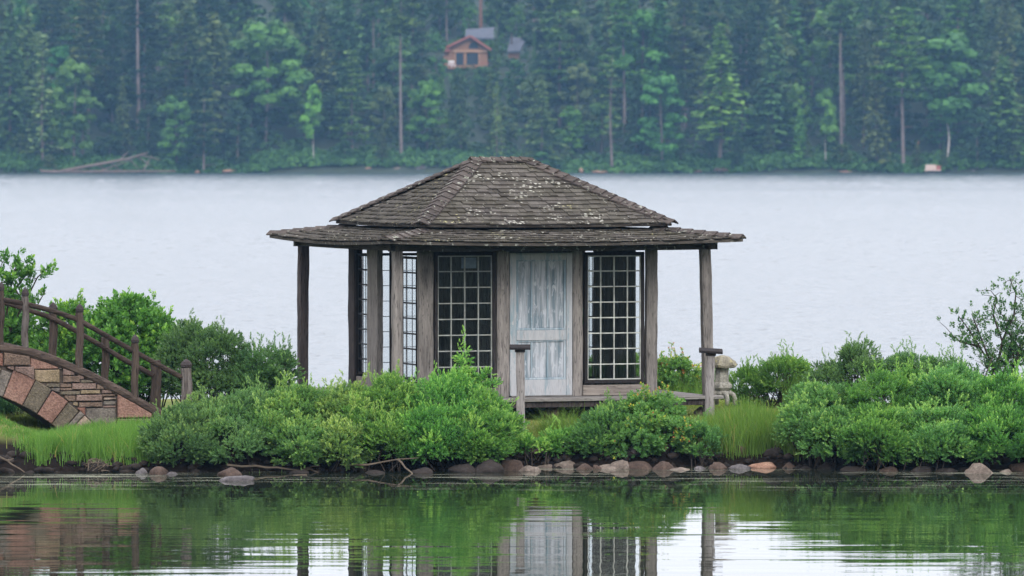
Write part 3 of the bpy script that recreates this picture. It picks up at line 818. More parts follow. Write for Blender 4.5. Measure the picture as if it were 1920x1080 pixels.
# shoreline undergrowth
P, T, NN = [], [], []
for px in np.arange(-180, 2100, 5.0):
    for k in range(3):
        z = ZS + rng.uniform(.6, 7); x = xx(px + rng.uniform(-6, 6), z); b = float(hill_h(x, z)); r = rng.uniform(.5, 1.3); n = int(60 * r)
        d = rand_dirs(n, -.2); P.append(np.array([x, z + CY, b + r * .3]) + d * np.array([r * 1.3, r, r * .9])); NN.append(d + np.array([0, 0, .5])); T.append(np.full(n, rng.uniform(0, .9)))
V, Q = tree_leaves(np.concatenate(P), np.concatenate(NN), .5)
ug = mk_np('shore_undergrowth', V, Q, M['far_leaf'], None, np.repeat(np.clip(np.concatenate(T), 0, 1), 4)); tag(ug, 'low green undergrowth lining the whole far shore', 'undergrowth', kind='stuff')
ug.color = (.95, 1.25, 1.0, 1)

P, T, NN = [], [], []
for k in range(2300):
    z = rng.uniform(908, 1035); x = rng.uniform(-100, 100); b = float(hill_h(x, z)); r = rng.uniform(.6, 1.5); n = int(42 * r)
    if 956 < z < 975 and (820 < x * F / z + 960 < 924 or 950 < x * F / z + 960 < 990): continue
    d = rand_dirs(n, -.2); P.append(np.array([x, z + CY, b + r * .2]) + d * np.array([r * 1.5, r, r])); NN.append(d + np.array([0, 0, .5])); T.append(np.full(n, rng.uniform(0, .8)))
V, Q = tree_leaves(np.concatenate(P), np.concatenate(NN), .6)
us = mk_np('forest_undergrowth', V, Q, M['far_leaf'], None, np.repeat(np.clip(np.concatenate(T), 0, 1), 4)); tag(us, 'green undergrowth between the trees of the far slope', 'undergrowth', kind='stuff')
us.color = (.9, 1.05, .95, 1)
# the wooded mainland shore behind the camera (mirrored in the pavilion windows)
MX, MY = np.meshgrid(np.linspace(-160, 160, 41), np.array([-480, -200, -140, -110, -98, -94, -90]))
MZ = np.interp(MY, [-480, -200, -110, -96, -94, -90], [22, 10, 2.2, 1.2, .3, -1.0]) + .3 * np.sin(MX * .2)
ii = np.arange(MX.size).reshape(MX.shape)
tag(mk_np('mainland_terrain', np.stack([MX, MY, MZ], -1).reshape(-1, 3), np.stack([ii[:-1, :-1], ii[:-1, 1:], ii[1:, 1:], ii[1:, :-1]], -1).reshape(-1, 4), M['hill']), kind='structure')
Vs, Qs, Ts, off = [], [], [], 0
for i in range(46):
    me = PROTO[random.choice(['spruce0', 'spruce2', 'pine0', 'broad1', 'broad3'])][0]
    v = np.empty(len(me.vertices) * 3, np.float32); me.vertices.foreach_get('co', v); v = v.reshape(-1, 3) * random.uniform(.35, .6)
    v = v[:len(v) // 8 * 4] if i % 2 else v[len(v) // 8 * 4:]
    v = v * np.array([1.5, 1.5, 1.0]) + np.array([-110 + i * 4.9 + random.uniform(-2, 2), random.uniform(-130, -108), 1.5]) ; Vs.append(v)
    Qs.append(np.arange(len(v)).reshape(-1, 4) + off); off += len(v); Ts.append(np.full(len(v), .4))
tag(mk_np('mainland_woods', np.concatenate(Vs), np.concatenate(Qs), M['far_leaf'], None, np.concatenate(Ts)), 'dark woods on the mainland shore facing the pavilion', 'woods', kind='stuff')

# rocks
def rock_mesh(name, mat, seed, flat=.6, rough_=.22, sub=3):
    bm = bmesh.new(); bmesh.ops.create_icosphere(bm, subdivisions=sub, radius=1)
    o = Vector((seed * 3.7, seed * 1.9, seed * 5.3))
    for v in bm.verts:
        d = v.co.normalized()
        k = 1 + rough_ * 1.3 * mnoise.noise(d * 1.1 + o) + rough_ * .6 * mnoise.noise(d * 2.7 + o) + .05 * mnoise.noise(d * 7 + o)
        # a few cleaved faces
        for i in range(7):
            nrm = Vector((math.sin(seed * 2.1 + i * 1.9), math.cos(seed * 1.3 + i * 2.3), math.sin(seed + i * 3.1) * .8)).normalized()
            dd = d.dot(nrm) * k
            if dd > .70: k *= .70 / dd
        v.co = d * k
    me = bpy.data.meshes.new(name); bm.to_mesh(me); bm.free(); me.materials.append(mat); me.shade_smooth()
    return me
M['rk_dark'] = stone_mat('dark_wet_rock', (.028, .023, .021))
M['rk_brown'] = stone_mat('brown_rock', (.060, .042, .034), (.10, .072, .058))
M['rk_pink'] = stone_mat('salmon_rock', (.22, .125, .090), (.36, .24, .17))
M['rk_pale'] = stone_mat('pale_rock', (.13, .105, .088), (.24, .205, .175))
M['rk_grey'] = stone_mat('grey_rock', (.075, .068, .07), (.14, .13, .135))
RG = 'stones along the island waterline'
stones = [ # cx, base_y, width px, height px, mat, raised, label
 (872, 886, 48, 26, 'rk_dark', 0, 'dark rounded boulder at the waterline, leftmost of the row under the big bush'),
 (917, 886, 46, 27, 'rk_dark', 0, 'dark boulder with a wet glint, between two others under the bush end'),
 (957, 883, 44, 28, 'rk_brown', 0, 'rounded brown boulder with a pale top left of the pointed pinkish stone'),
 (991, 884, 38, 18, 'rk_pale', 0, 'pointed pinkish grey stone at the water left of the long pale slab'),
 (1016, 874, 40, 16, 'rk_brown', 1, 'flat brown stone lying behind the pointed pinkish one'),
 (1026, 877, 36, 13, 'rk_pale', 0, 'pale flat slab with a cream top, left half of the long pale pair'),
 (1060, 877, 46, 17, 'rk_pale', 0, 'longest pale slab with a pinkish back beneath the low green plants'),
 (1096, 881, 30, 18, 'rk_brown', 0, 'small square brown stone between the long pale slab and the buff stone'),
 (1092, 868, 40, 14, 'rk_dark', 1, 'dark flat stone tucked above the small square brown one'),
 (1120, 880, 20, 13, 'rk_brown', 0, 'small reddish brown stone just left of the buff wedge stone'),
 (1142, 880, 40, 16, 'rk_pale', 0, 'buff pink wedge shaped stone leaning on a taller pointed one'),
 (1163, 880, 34, 25, 'rk_pale', 0, 'taller pointed beige stone right behind the buff wedge'),
 (1200, 880, 50, 19, 'rk_brown', 0, 'wide dark brown stone between the pointed beige one and the round one'),
 (1184, 868, 34, 14, 'rk_grey', 1, 'grey pointed stone lying above the wide dark brown one'),
 (1243, 881, 42, 21, 'rk_brown', 0, 'smooth round reddish brown stone beneath the rose leaved shrub'),
 (1240, 868, 36, 22, 'rk_dark', 1, 'dark stone in shade above the smooth round reddish one'),
 (1276, 882, 34, 12, 'rk_pale', 0, 'flat pale stone just right of the smooth round reddish one'),
 (1288, 868, 34, 14, 'rk_brown', 1, 'brown stone with a pale flat top above the flat pale stone'),
 (1312, 880, 24, 12, 'rk_grey', 0, 'small light grey stone under the dark flat one'),
 (1315, 870, 38, 13, 'rk_dark', 1, 'dark flat stone lying under the reddish driftwood plank'),
 (1348, 880, 34, 21, 'rk_brown', 0, 'flat topped pinkish brown block right of the reddish plank'),
 (1388, 870, 34, 16, 'rk_brown', 1, 'brown stone below the tall sedge, left of the salmon stone'),
 (1388, 880, 34, 13, 'rk_grey', 0, 'purplish grey stone low in the water left of the salmon stone'),
 (1438, 873, 54, 17, 'rk_pink', 0, 'bright salmon pink stone mirrored in the water below the sedge'),
 (1455, 862, 34, 14, 'rk_dark', 1, 'dark grey stone right behind the bright salmon one'),
 (1480, 876, 24, 14, 'rk_brown', 0, 'small brown stone just right of the bright salmon one'),
 (1510, 880, 26, 10, 'rk_dark', 0, 'low dark stone where the sedge meets the right hand shrubs'),
 (1548, 880, 34, 15, 'rk_dark', 0, 'dark shaded stone under the left end of the right shrubs'),
 (1600, 884, 44, 14, 'rk_dark', 0, 'long dark stone in deep shade under the right shrubs'),
 (1668, 885, 32, 15, 'rk_brown', 0, 'small reddish brown stone alone under the right shrubs'),
 (1725, 886, 36, 16, 'rk_dark', 0, 'dark stone between the lone reddish one and the big pale rock'),
 (1778, 886, 40, 14, 'rk_dark', 0, 'low dark stone immediately left of the big pale rock'),
 (1838, 888, 48, 23, 'rk_pale', 0, 'big pale cleft rock under the right shrubs, largest on the right bank'),
 (1889, 886, 22, 12, 'rk_pale', 0, 'small whitish stone right of the big pale cleft rock'),
 (1915, 882, 40, 22, 'rk_brown', 0, 'brown rock cut by the right picture edge'),
 (260, 876, 34, 18, 'rk_brown', 1, 'brown stone with mossy edge at the right end of the left sedge'),
 (266, 889, 22, 14, 'rk_grey', 0, 'small pale grey stone at the water right of the twig heap'),
 (296, 890, 34, 20, 'rk_brown', 0, 'triangular pinkish brown rock under the left shrub edge'),
 (320, 890, 24, 11, 'rk_grey', 0, 'flat grey stone right of the triangular pinkish rock'),
 (430, 892, 42, 20, 'rk_brown', 0, 'dull brown rock just behind the pale slab in the water'),
 (447, 903, 58, 17, 'rk_grey', 0, 'pale lilac grey slab lying half sunk in the pond'),
 (792, 888, 38, 16, 'rk_dark', 0, 'dark flat stone beneath the big bush, left of the boulders'),
 (700, 888, 36, 12, 'rk_dark', 0, 'low dark stone in shade near the forked fallen branch'),
 (560, 888, 34, 12, 'rk_dark', 0, 'low dark stone behind the pale fallen branch'),
]
for i, (cx, by, w, h, mt, raised, lab) in enumerate(stones):
    z = F * HC / (by - HY) if not raised else F * HC / (by + 9 - HY) + .42
    x = xx(cx, z)
    yl = float(shore_front(x)) + .10 * math.sin(x * 3.1) + .06 * math.sin(x * 7.7 + 1)
    z = min(z, yl - .02 - CY) if not raised else yl + .30 - CY
    x = xx(cx, z); rw = w / 2 * z / F * random.uniform(1.15, 1.35); rh = h * z / F * random.uniform(.68, .88)
    z += rw * .5
    o = bpy.data.objects.new('stone', rock_mesh('stone', M[mt], i + 1, sub=3)); link(o)
    b0 = -.04 if not raised else max(.05, float(island_h(x, z + CY)) - .03)
    o.scale = (rw, min(rw, .22) * .95, rh * 1.0); o.location = (x, z + CY, b0 + rh * .32)
    o.rotation_euler = (0, 0, random.uniform(-.3, .3)); tag(o, lab, 'stone', RG)

# small dark rubble filling the waterline between the named stones
rbm = [rock_mesh('rubble', M['rk_dark'], 200 + i, sub=1) for i in range(5)]
Vs, Qs, off = [], [], 0
for i in range(620):
    x = rng.uniform(-9, 9.5); me = rbm[i % 5]; v = np.array([q.co[:] for q in me.vertices]); f_ = np.array([list(p_.vertices) for p_ in me.polygons])
    y = float(shore_front(x)) + .10 * math.sin(x * 3.1) + rng.uniform(-.12, .42); r = rng.uniform(.03, .10)
    a = rng.uniform(0, 6.28); v = v * np.array([r * 1.4, r, r * .7]); v = np.stack([v[:, 0] * math.cos(a) - v[:, 1] * math.sin(a), v[:, 0] * math.sin(a) + v[:, 1] * math.cos(a), v[:, 2]], -1)
    Vs.append(v + np.array([x, y, float(island_h(x, y)) + r * .2])); Qs.append(f_ + off); off += len(v)
rbo = mk_np('rubble', np.concatenate(Vs), np.concatenate(Qs), stone_mat('rubble_stone', (.018, .014, .012), (.045, .036, .031))); tag(rbo, 'dark small rubble along the island waterline', 'rubble', kind='stuff')

# ------------------------------------------------------------------ pavilion
TH = R(19.4); CT, ST = math.cos(TH), math.sin(TH)
PX0 = -.153; G0 = .50
pav = empty('pavilion', (PX0, 0, G0), TH)
tag(pav, 'weathered wooden garden pavilion with shingled two tier roof, lattice windows and peeling door', 'pavilion')
def lz(h): return h - G0
def uf(px, v):
    q = (px - 960) / F
    return (q * (-CY + CT * v) - PX0 + ST * v) / (CT - q * ST)
def vf(px, u):
    q = (px - 960) / F
    return (PX0 + CT * u - q * (-CY + ST * u)) / (ST + q * CT)
def hz(py, u, v):
    z = -CY + ST * u + CT * v
    return lz(HC - (py - HY) * z / F)
EA, EB = 2.664, 2.73      # lower eave half sizes
UA, UB = 1.885, 1.955     # upper eave
QA, QB = 2.316, 2.22      # veranda posts
WA, WB = 1.747, 1.727     # walls
H_EAVE, H_UP, H_RIDGE = lz(3.05), lz(3.26), lz(4.14)
RH = .407
FLOOR = lz(.82)

def roof_face(P0, P1, Q0, Q1, sag=0.0, curve=0.0):
    """returns f(s,t): s along eave 0..1, t up the slope 0..1"""
    P0, P1, Q0, Q1 = map(Vector, (P0, P1, Q0, Q1))
    def f(s, t):
        a = P0.lerp(P1, s); b = Q0.lerp(Q1, s); p = a.lerp(b, t)
        p.z -= sag * 4 * s * (1 - s) * (1 - t); p.z -= curve * 4 * t * (1 - t)
        return p
    return f
def slab(name, f, th, mat, parent, n=10, m_=4):
    V, Fc = [], []
    nrm = (f(1, 0) - f(0, 0)).cross(f(.5, 1) - f(.5, 0)).normalized()
    for k in (0, 1):
        for j in range(m_ + 1):
            for i in range(n + 1):
                p = f(i / n, j / m_); V.append(p - nrm * th * (1 - k))
    o = (n + 1) * (m_ + 1)
    for j in range(m_):
        for i in range(n):
            a = j * (n + 1) + i
            Fc.append((a, a + n + 1, a + n + 2, a + 1)); Fc.append((o + a, o + a + 1, o + a + n + 2, o + a + n + 1))
    for i in range(n):
        Fc.append((i, i + 1, o + i + 1, o + i)); a = m_ * (n + 1) + i; Fc.append((a, o + a, o + a + 1, a + 1))
    for j in range(m_):
        a = j * (n + 1); b = a + n + 1; Fc.append((a, o + a, o + b, b)); a += n; b += n; Fc.append((a, b, o + b, o + a))
    return mk(name, V, Fc, mat, parent)
# unit shingle: width 1 (x), length 1 (y, up-slope), thickness 1 (z)
shm = MB().add([(-.5, 0, 0), (.5, 0, 0), (-.5, 1, 0), (.5, 1, 0), (-.5, .0, 1), (.5, .0, 1), (-.5, 1, .45), (.5, 1, .45)],
               [(0, 2, 3, 1), (4, 5, 7, 6), (0, 1, 5, 4), (2, 6, 7, 3), (0, 4, 6, 2), (1, 3, 7, 5)]).mesh('shingle', M['shingle'])
def shingles(f, courses, wid, parent, as_parts, th=.016, over=1.45):
    """lay courses from eave to top"""
    eave = (f(1, 0) - f(0, 0)).length; slope = (f(.5, 1) - f(.5, 0)).length
    items = []
    for c in range(courses):
        t0 = c / courses
        L0, L1 = f(0, t0), f(1, t0); W = (L1 - L0).length
        n = max(3, int(W / wid)); cuts = [0.0]
        for k in range(n): cuts.append(cuts[-1] + random.uniform(.65, 1.35))
        cuts = [q / cuts[-1] for q in cuts]
        for k in range(n):
            s = (cuts[k] + cuts[k + 1]) / 2; w = (cuts[k + 1] - cuts[k]) * W - .004
            dt = random.uniform(-.10, .10) / courses
            if c == 0: dt = random.uniform(-.22, .06) / courses
            p = f(s, t0 + dt); ux = (f(min(1, s + .02), t0) - f(max(0, s - .02), t0)).normalized()
            uy = (f(s, min(1, t0 + .1)) - f(s, max(0, t0 - .02)))
            uy = (uy - ux * uy.dot(ux)).normalized(); nz = ux.cross(uy)
            ln = slope / courses * over
            lift = th * random.uniform(.5, 1.5)
            uy2 = (uy * ln - nz * (th * .9)).normalized(); nz2 = ux.cross(uy2)
            mat4 = Matrix((ux * w, uy2 * ln, nz2 * lift)).transposed().to_4x4(); mat4.translation = p + nz * (.004 + random.uniform(0, .004) + (th * .75))
            items.append(mat4)
    if as_parts:
        for m4 in items:
            o = bpy.data.objects.new('shingle', shm); link(o, parent); o.matrix_local = m4
    return items
def join_shingles(items, parent, name='shingle'):
    base = np.array([v.co[:] for v in shm.vertices]); fq = np.array([list(p.vertices) for p in shm.polygons])
    V = np.concatenate([base @ np.array(m4.to_3x3()).T + np.array(m4.translation) for m4 in items])
    Q = np.concatenate([fq + 8 * i for i in range(len(items))])
    o = mk_np(name, V, Q, M['shingle'], parent, np.repeat(rng.uniform(0, 1, len(items)), 8), 'stuff')
    return o
def corners(a, b, h): return [(-a, -b, h), (a, -b, h), (a, b, h), (-a, b, h)]
U = corners(UA, UB, H_UP)
RL, RR = (-RH, 0, H_RIDGE), (RH, 0, H_RIDGE)
up_faces = [roof_face(U[0], U[1], RL, RR, .015, .02), roof_face(U[1], U[2], RR, RR, .015, .02), roof_face(U[2], U[3], RR, RL, .015, .02), roof_face(U[3], U[0], RL, RL, .015, .02)]
E = corners(EA, EB, H_EAVE); I_ = corners(1.68, 1.75, lz(3.175))
lo_faces = [roof_face(E[k], E[(k + 1) % 4], I_[k], I_[(k + 1) % 4], .045 if k in (0, 2) else .05, .01) for k in range(4)]
roof_up = bpy.data.objects.new('upper_roof', None); link(roof_up, pav)
roof_lo = bpy.data.objects.new('lower_roof', None); link(roof_lo, pav)
for k, f in enumerate(up_faces): slab('roof_deck', f, .035, M['beam'], roof_up)
for k, f in enumerate(lo_faces): slab('roof_deck', f, .04, M['beam'], roof_lo)
it0 = shingles(up_faces[0], 16, .125, roof_up, False)
it0.sort(key=lambda m4: -m4.to_scale().x)
for m4 in it0[:290]:
    o = bpy.data.objects.new('shingle', shm); link(o, roof_up); o.matrix_local = m4
rest = it0[290:]
for k in (1, 2, 3): rest += shingles(up_faces[k], 16, .125, roof_up, False)
join_shingles(rest, roof_up)
low_items = []
for k in range(4): low_items += shingles(lo_faces[k], 6, .125, roof_lo, False)
low0 = shingles(lo_faces[0], 6, .14, roof_lo, False)
join_shingles(low_items, roof_lo)
# hip and ridge caps
def caps(a, b, n, parent, w=.13, lift=.03, th=.018, name='hip_board'):
    a, b = Vector(a), Vector(b); d = (b - a); ln = d.length / n; d.normalize()
    side = d.cross(Vector((0, 0, 1))).normalized(); up = side.cross(d)
    for i in range(n):
        p = a + d * ln * (i - .15)
        mb = MB(); j = random.uniform(-.008, .008)
        for sgn in (-1, 1):
            V = []
            for t, zz in ((0, th * 1.3), (1.35, 0.0)):
                for s, dz in ((0, .0), (sgn * w, -w * .42)):
                    for q in (0, th):
                        V.append(p + d * (ln * t + j) + side * s + up * (lift + zz + dz + q))
            fc = [(0, 1, 3, 2), (4, 6, 7, 5), (0, 4, 5, 1), (2, 3, 7, 6), (0, 2, 6, 4), (1, 5, 7, 3)]
            mb.add(V, fc)
        mb.build(name, M['hip'], parent)
def ext(a, b, k):
    a, b = Vector(a), Vector(b); return a + (a - b).normalized() * k
for c, r in zip(U, (RL, RR, RR, RL)): caps(ext(c, r, .0), r, 15, roof_up)
caps(ext(RL, RR, .05), ext(RR, RL, .05), 6, roof_up, .12, .035, name='ridge_board')
for c, i in zip(E, I_): caps(ext(c, i, -.04), i, 7, roof_lo)
# fascia strips under eaves
# beams
bm_h0, bm_h1 = lz(2.895), lz(2.985)
def sagbeam(name, a, b, z0, z1, w, sag, mat):
    a, b = Vector(a), Vector(b); n = 14; V, Fc = [], []
    d = (b - a).normalized(); sd_ = Vector((-d.y, d.x, 0))
    for i in range(n + 1):
        t = i / n; p = a.lerp(b, t); s = -sag * 4 * t * (1 - t) + mnoise.noise((i * .7, a.x, b.y)) * .004
        for q, zz in ((-w / 2, z0), (w / 2, z0), (w / 2, z1), (-w / 2, z1)): V.append((p.x + sd_.x * q, p.y + sd_.y * q, zz + s))
    for i in range(n):
        for k in range(4): aa, bb = i * 4 + k, i * 4 + (k + 1) % 4; Fc.append((aa, aa + 4, bb + 4, bb))
    Fc.append((0, 1, 2, 3)); Fc.append(tuple(n * 4 + k for k in (3, 2, 1, 0)))
    return mk(name, V, Fc, mat, pav)
sagbeam('eave_beam', (-QA - .12, -QB, 0), (QA + .14, -QB, 0), bm_h0, bm_h1 + .01, .11, .01, M['beam'])
sagbeam('eave_beam', (-QA - .12, QB, 0), (QA + .14, QB, 0), bm_h0, bm_h1 + .01, .11, .01, M['beam'])
sagbeam('eave_beam', (-QA, QB + .2, 0), (-QA, -QB - .2, 0), bm_h0 + .012, bm_h1 + .02, .10, .015, M['beam_y'])
sagbeam('eave_beam', (QA, -QB - .2, 0), (QA, QB + .2, 0), bm_h0 + .012, bm_h1 + .02, .10, .015, M['beam_y'])
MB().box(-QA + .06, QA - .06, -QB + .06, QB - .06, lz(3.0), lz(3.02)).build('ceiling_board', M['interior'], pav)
for k in range(9):
    x = -QA + (k + .5) * 2 * QA / 9
    MB().box(x - .025, x + .025, -EB + .18, -QB - .06, lz(2.975), lz(3.015)).build('rafter', M['beam_y'], pav)
# veranda posts
def post(name, x, y, w, z0, z1, mat, lean=(0, 0)):
    return MB().rough_post(x, y, w, w, z0, z1, lean).build(name, M[mat], pav)
post('veranda_post', -QA, QB, .145, lz(.40), bm_h0, 'post_dark', (.015, 0))
post('veranda_post', -QA, -QB, .135, lz(.40), bm_h0, 'post', (0, 0))
post('veranda_post', QA + .03, -QB, .145, lz(.50), bm_h0, 'post', (-.06, 0))
post('veranda_post', QA, QB, .145, lz(.40), bm_h0, 'post_dark')
# deck
VB = -WB
for k in range(9):
    y0 = -QB - .10 + k * (2 * QB + .2) / 9
    if k in (0,):
        MB().bbox(-QA - .08, QA + .22, y0, y0 + .5, FLOOR - .05, FLOOR - .002, .006).build('deck_board', M['deck'], pav)
    else:
        MB().bbox(-QA - .08, QA + .10, y0, y0 + (2 * QB + .2) / 9 - .006, FLOOR - .045, FLOOR - .004, .006).build('deck_board', M['deck'], pav)
MB().box(-QA - .02, QA + .04, -QB - .06, -QB + .02, FLOOR - .13, FLOOR - .052).build('deck_joist', M['post_dark'], pav)
for k in range(5):
    x = -QA + .1 + k * (2 * QA - .2) / 4
    MB().box(x - .05, x + .05, -QB + .03, QB, FLOOR - .14, FLOOR - .052).build('deck_joist', M['post_dark'], pav)
for i, (px, w, h, mt) in enumerate(((1258, .20, .26, 'rk_dark'), (1313, .17, .16, 'rk_pale'), (1100, .25, .25, 'rk_dark'), (1035, .22, .22, 'rk_brown'))):
    me = rock_mesh('support_stone', M[mt], 70 + i); o = bpy.data.objects.new('support_stone', me); link(o, pav)
    o.scale = (w / 1.7, w / 1.7, h / 1.5); o.location = (uf(px, -QB + .15), -QB + .15, h * .35)

# ---- walls. generic wall builder in a frame: along axis a, outward normal
class Wall:
    """local wall frame; a = along coordinate, d = depth outward from the wall plane"""
    def __init__(s, side):
        s.side = side
    def pt(s, a, d, z):
        if s.side == 'front': return (a, -WB - d, z)
        if s.side == 'back': return (a, WB + d, z)
        if s.side == 'left': return (-WA - d, a, z)
        return (WA + d, a, z)
    def box(s, a0, a1, d0, d1, z0, z1, name, mat, b=.004, parent=None):
        p, q = s.pt(a0, d0, z0), s.pt(a1, d1, z1)
        return MB().bbox(min(p[0], q[0]), max(p[0], q[0]), min(p[1], q[1]), max(p[1], q[1]), z0, z1, b).build(name, M[mat] if isinstance(mat, str) else mat, parent or pav)
def window(w, a0, a1, z0, z1, cols, rows, fr=.05, bar='bar', frame='frame', skip=(), barw=.017, label=None, frz=None, thin=False):
    dd_ = .25 if thin else 1.0
    """sash: dark frame around, glazing bars, one pane object per light"""
    root = bpy.data.objects.new('window', None); link(root, pav)
    if label: root['label'] = label
    root['kind'] = 'thing'
    fz = frz or fr
    w.box(a0 - fr, a0, -.03, .03, z0 - fz, z1 + fz, 'frame', frame, .004, root); w.box(a1, a1 + fr, -.03, .03, z0 - fz, z1 + fz, 'frame', frame, .004, root)
    w.box(a0 + .001, a1 - .001, -.028, .028, z1, z1 + fz, 'frame', frame, .004, root); w.box(a0 + .001, a1 - .001, -.028, .028, z0 - fz, z0, 'frame', frame, .004, root)
    cw, rh = (a1 - a0) / cols, (z1 - z0) / rows
    for k in range(1, cols): w.box(a0 + k * cw - barw / 2, a0 + k * cw + barw / 2, -.012 * dd_, .014 * dd_, z0 + .001, z1 - .001, 'glazing_bar', bar, .002, root)
    for k in range(1, rows): w.box(a0 + .001, a1 - .001, -.010 * dd_, .012 * dd_, z0 + k * rh - barw / 2, z0 + k * rh + barw / 2, 'glazing_bar', bar, .002, root)
    for (x0, x1, y0, y1) in ((a0, a0 + barw * .8, z0, z1), (a1 - barw * .8, a1, z0, z1), (a0 + barw * .8, a1 - barw * .8, z0, z0 + barw), (a0 + barw * .8, a1 - barw * .8, z1 - barw, z1)):
        w.box(x0, x1, -.011 * dd_, .016 * dd_, y0, y1, 'sash_edge', bar, .002, root)
    pm = None
    for r in range(rows):
        for c in range(cols):
            if (c, r) in skip: continue
            if pm is None:
                p, q = w.pt(.004, -.002, .004), w.pt(cw - .004, .001, rh - .004)
                o0 = w.pt(0, -.002, 0)
                pm = MB().box(min(p[0], q[0]) - o0[0], max(p[0], q[0]) - o0[0], min(p[1], q[1]) - o0[1], max(p[1], q[1]) - o0[1], .004, rh - .004).mesh('pane', M['glass'])
            o = bpy.data.objects.new('pane', pm); link(o, root); o.location = w.pt(a0 + c * cw, -.002, z0 + r * rh)
    return root
FW, LW, BW, RW = Wall('front'), Wall('left'), Wall('back'), Wall('right')
vw = -WB
def U_(px): return uf(px, vw)
HEAD = hz(470, 0, vw); ZD0 = FLOOR
# front wall posts (widths follow the photograph)
for (p0, p1, pr) in ((784, 811, .05), (931, 954, .03), (1073, 1091, .03), (1211, 1231, .05)):
    a0, a1 = U_(p0), U_(p1)
    MB().rough_post((a0 + a1) / 2, vw - pr / 2 + .03, a1 - a0, .12, ZD0, HEAD + .06, (0, 0), .005).build('wall_post', M['post'], pav)
FW.box(U_(800), U_(1225), -.06, .005, HEAD, lz(2.995), 'head_beam', 'frame')
# front windows
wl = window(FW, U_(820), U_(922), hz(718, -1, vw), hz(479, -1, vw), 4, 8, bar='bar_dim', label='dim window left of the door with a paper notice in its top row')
wr_ = window(FW, U_(1101), U_(1201), hz(712, 1, vw), hz(479, 1, vw), 4, 8, label='brighter window right of the door')
z_sill = hz(715, 1, vw) - .05
FW.box(U_(1092), U_(1211), -.03, .035, ZD0 + .002, z_sill - .001, 'sill_board', 'board', .006)
FW.box(U_(812), U_(930), -.03, .035, ZD0 + .002, hz(722, -1, vw) - .045, 'sill_board', 'board', .006)
a0 = U_(866); a1 = U_(894)
FW.box(a0, a1, -.022, -.016, hz(503, -1, vw), hz(483, -1, vw), 'paper_notice', 'paper', .001, wl)
# door
door = bpy.data.objects.new('door', None); link(door, pav); door['label'] = 'pale blue door with peeling white paint and recessed panels'
dz0, dz1 = ZD0 + .012, hz(474, 0, vw)
FW.box(U_(955), U_(967), -.025, .03, dz0, dz1, 'stile', 'door_frame', .004, door)
FW.box(U_(1061), U_(1072), -.025, .03, dz0, dz1, 'stile', 'door_frame', .004, door)
D0, D1 = U_(967) + .001, U_(1061) - .001
FW.box(D0, D1, -.024, .026, hz(487, 0, vw), dz1, 'rail', 'door_frame', .004, door)
FW.box(D0, D1, -.024, .026, hz(638, 0, vw), hz(619, 0, vw), 'rail', 'door_frame', .004, door)
FW.box(D0, D1, -.024, .026, dz0, hz(712, 0, vw), 'rail', 'door_frame', .004, door)
for (t_, b_) in ((487, 619), (638, 712)):
    z0, z1 = hz(b_, 0, vw) + .001, hz(t_, 0, vw) - .001
    # moulding round the panel field
    for (x0, x1, y0, y1) in ((D0, D0 + .035, z0, z1), (D1 - .035, D1, z0, z1), (D0 + .036, D1 - .036, z0, z0 + .03), (D0 + .036, D1 - .036, z1 - .02, z1)):
        FW.box(x0, x1, -.015, .014, y0, y1, 'moulding', 'door_blue', .004, door)
    xs = [D0 + .036, D0 + .22, D0 + .25, D0 + .46, D0 + .49, D1 - .036]
    for k in (0, 2, 4):
        FW.box(xs[k], xs[k + 1], -.02, -.004, z0 + .031, z1 - .021, 'door_panel', 'door_panel', .003, door)
    for k in (1, 3):
        FW.box(xs[k] + .001, xs[k + 1] - .001, -.016, .006, z0 + .031, z1 - .021, 'mullion', 'door_blue', .004, door)
FW.box(D0 - .08, D1 + .08, -.02, .06, ZD0 + .002, ZD0 + .010, 'threshold', 'deck', .002)
# left wall
def V_(px): return vf(px, -WA)
lz0, lz1 = hz(706, -WA, 0), hz(480, -WA, 0)
for (p0, p1, mt) in ((660, 671, 'post_dark'), (694, 714, 'post')):
    a0, a1 = V_(p1), V_(p0)
    MB().rough_post(-WA - .01, (a0 + a1) / 2, .12, a1 - a0, ZD0, HEAD + .06, (0, 0), .005).build('wall_post', M[mt], pav)
LW.box(-WB + .05, WB - .05, -.03, .03, HEAD + .001, lz(2.995), 'head_beam', 'frame')
LW.box(-WB + .05, WB - .05, -.03, .03, ZD0, lz0 - .045, 'sill_board', 'board')
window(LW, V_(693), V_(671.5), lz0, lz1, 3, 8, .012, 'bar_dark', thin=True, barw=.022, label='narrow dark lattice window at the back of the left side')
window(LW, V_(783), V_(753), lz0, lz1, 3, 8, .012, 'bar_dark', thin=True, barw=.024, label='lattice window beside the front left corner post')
LW.box(V_(735), V_(735) + .04, -.03, .03, lz0 - .04, HEAD, 'frame', 'frame')
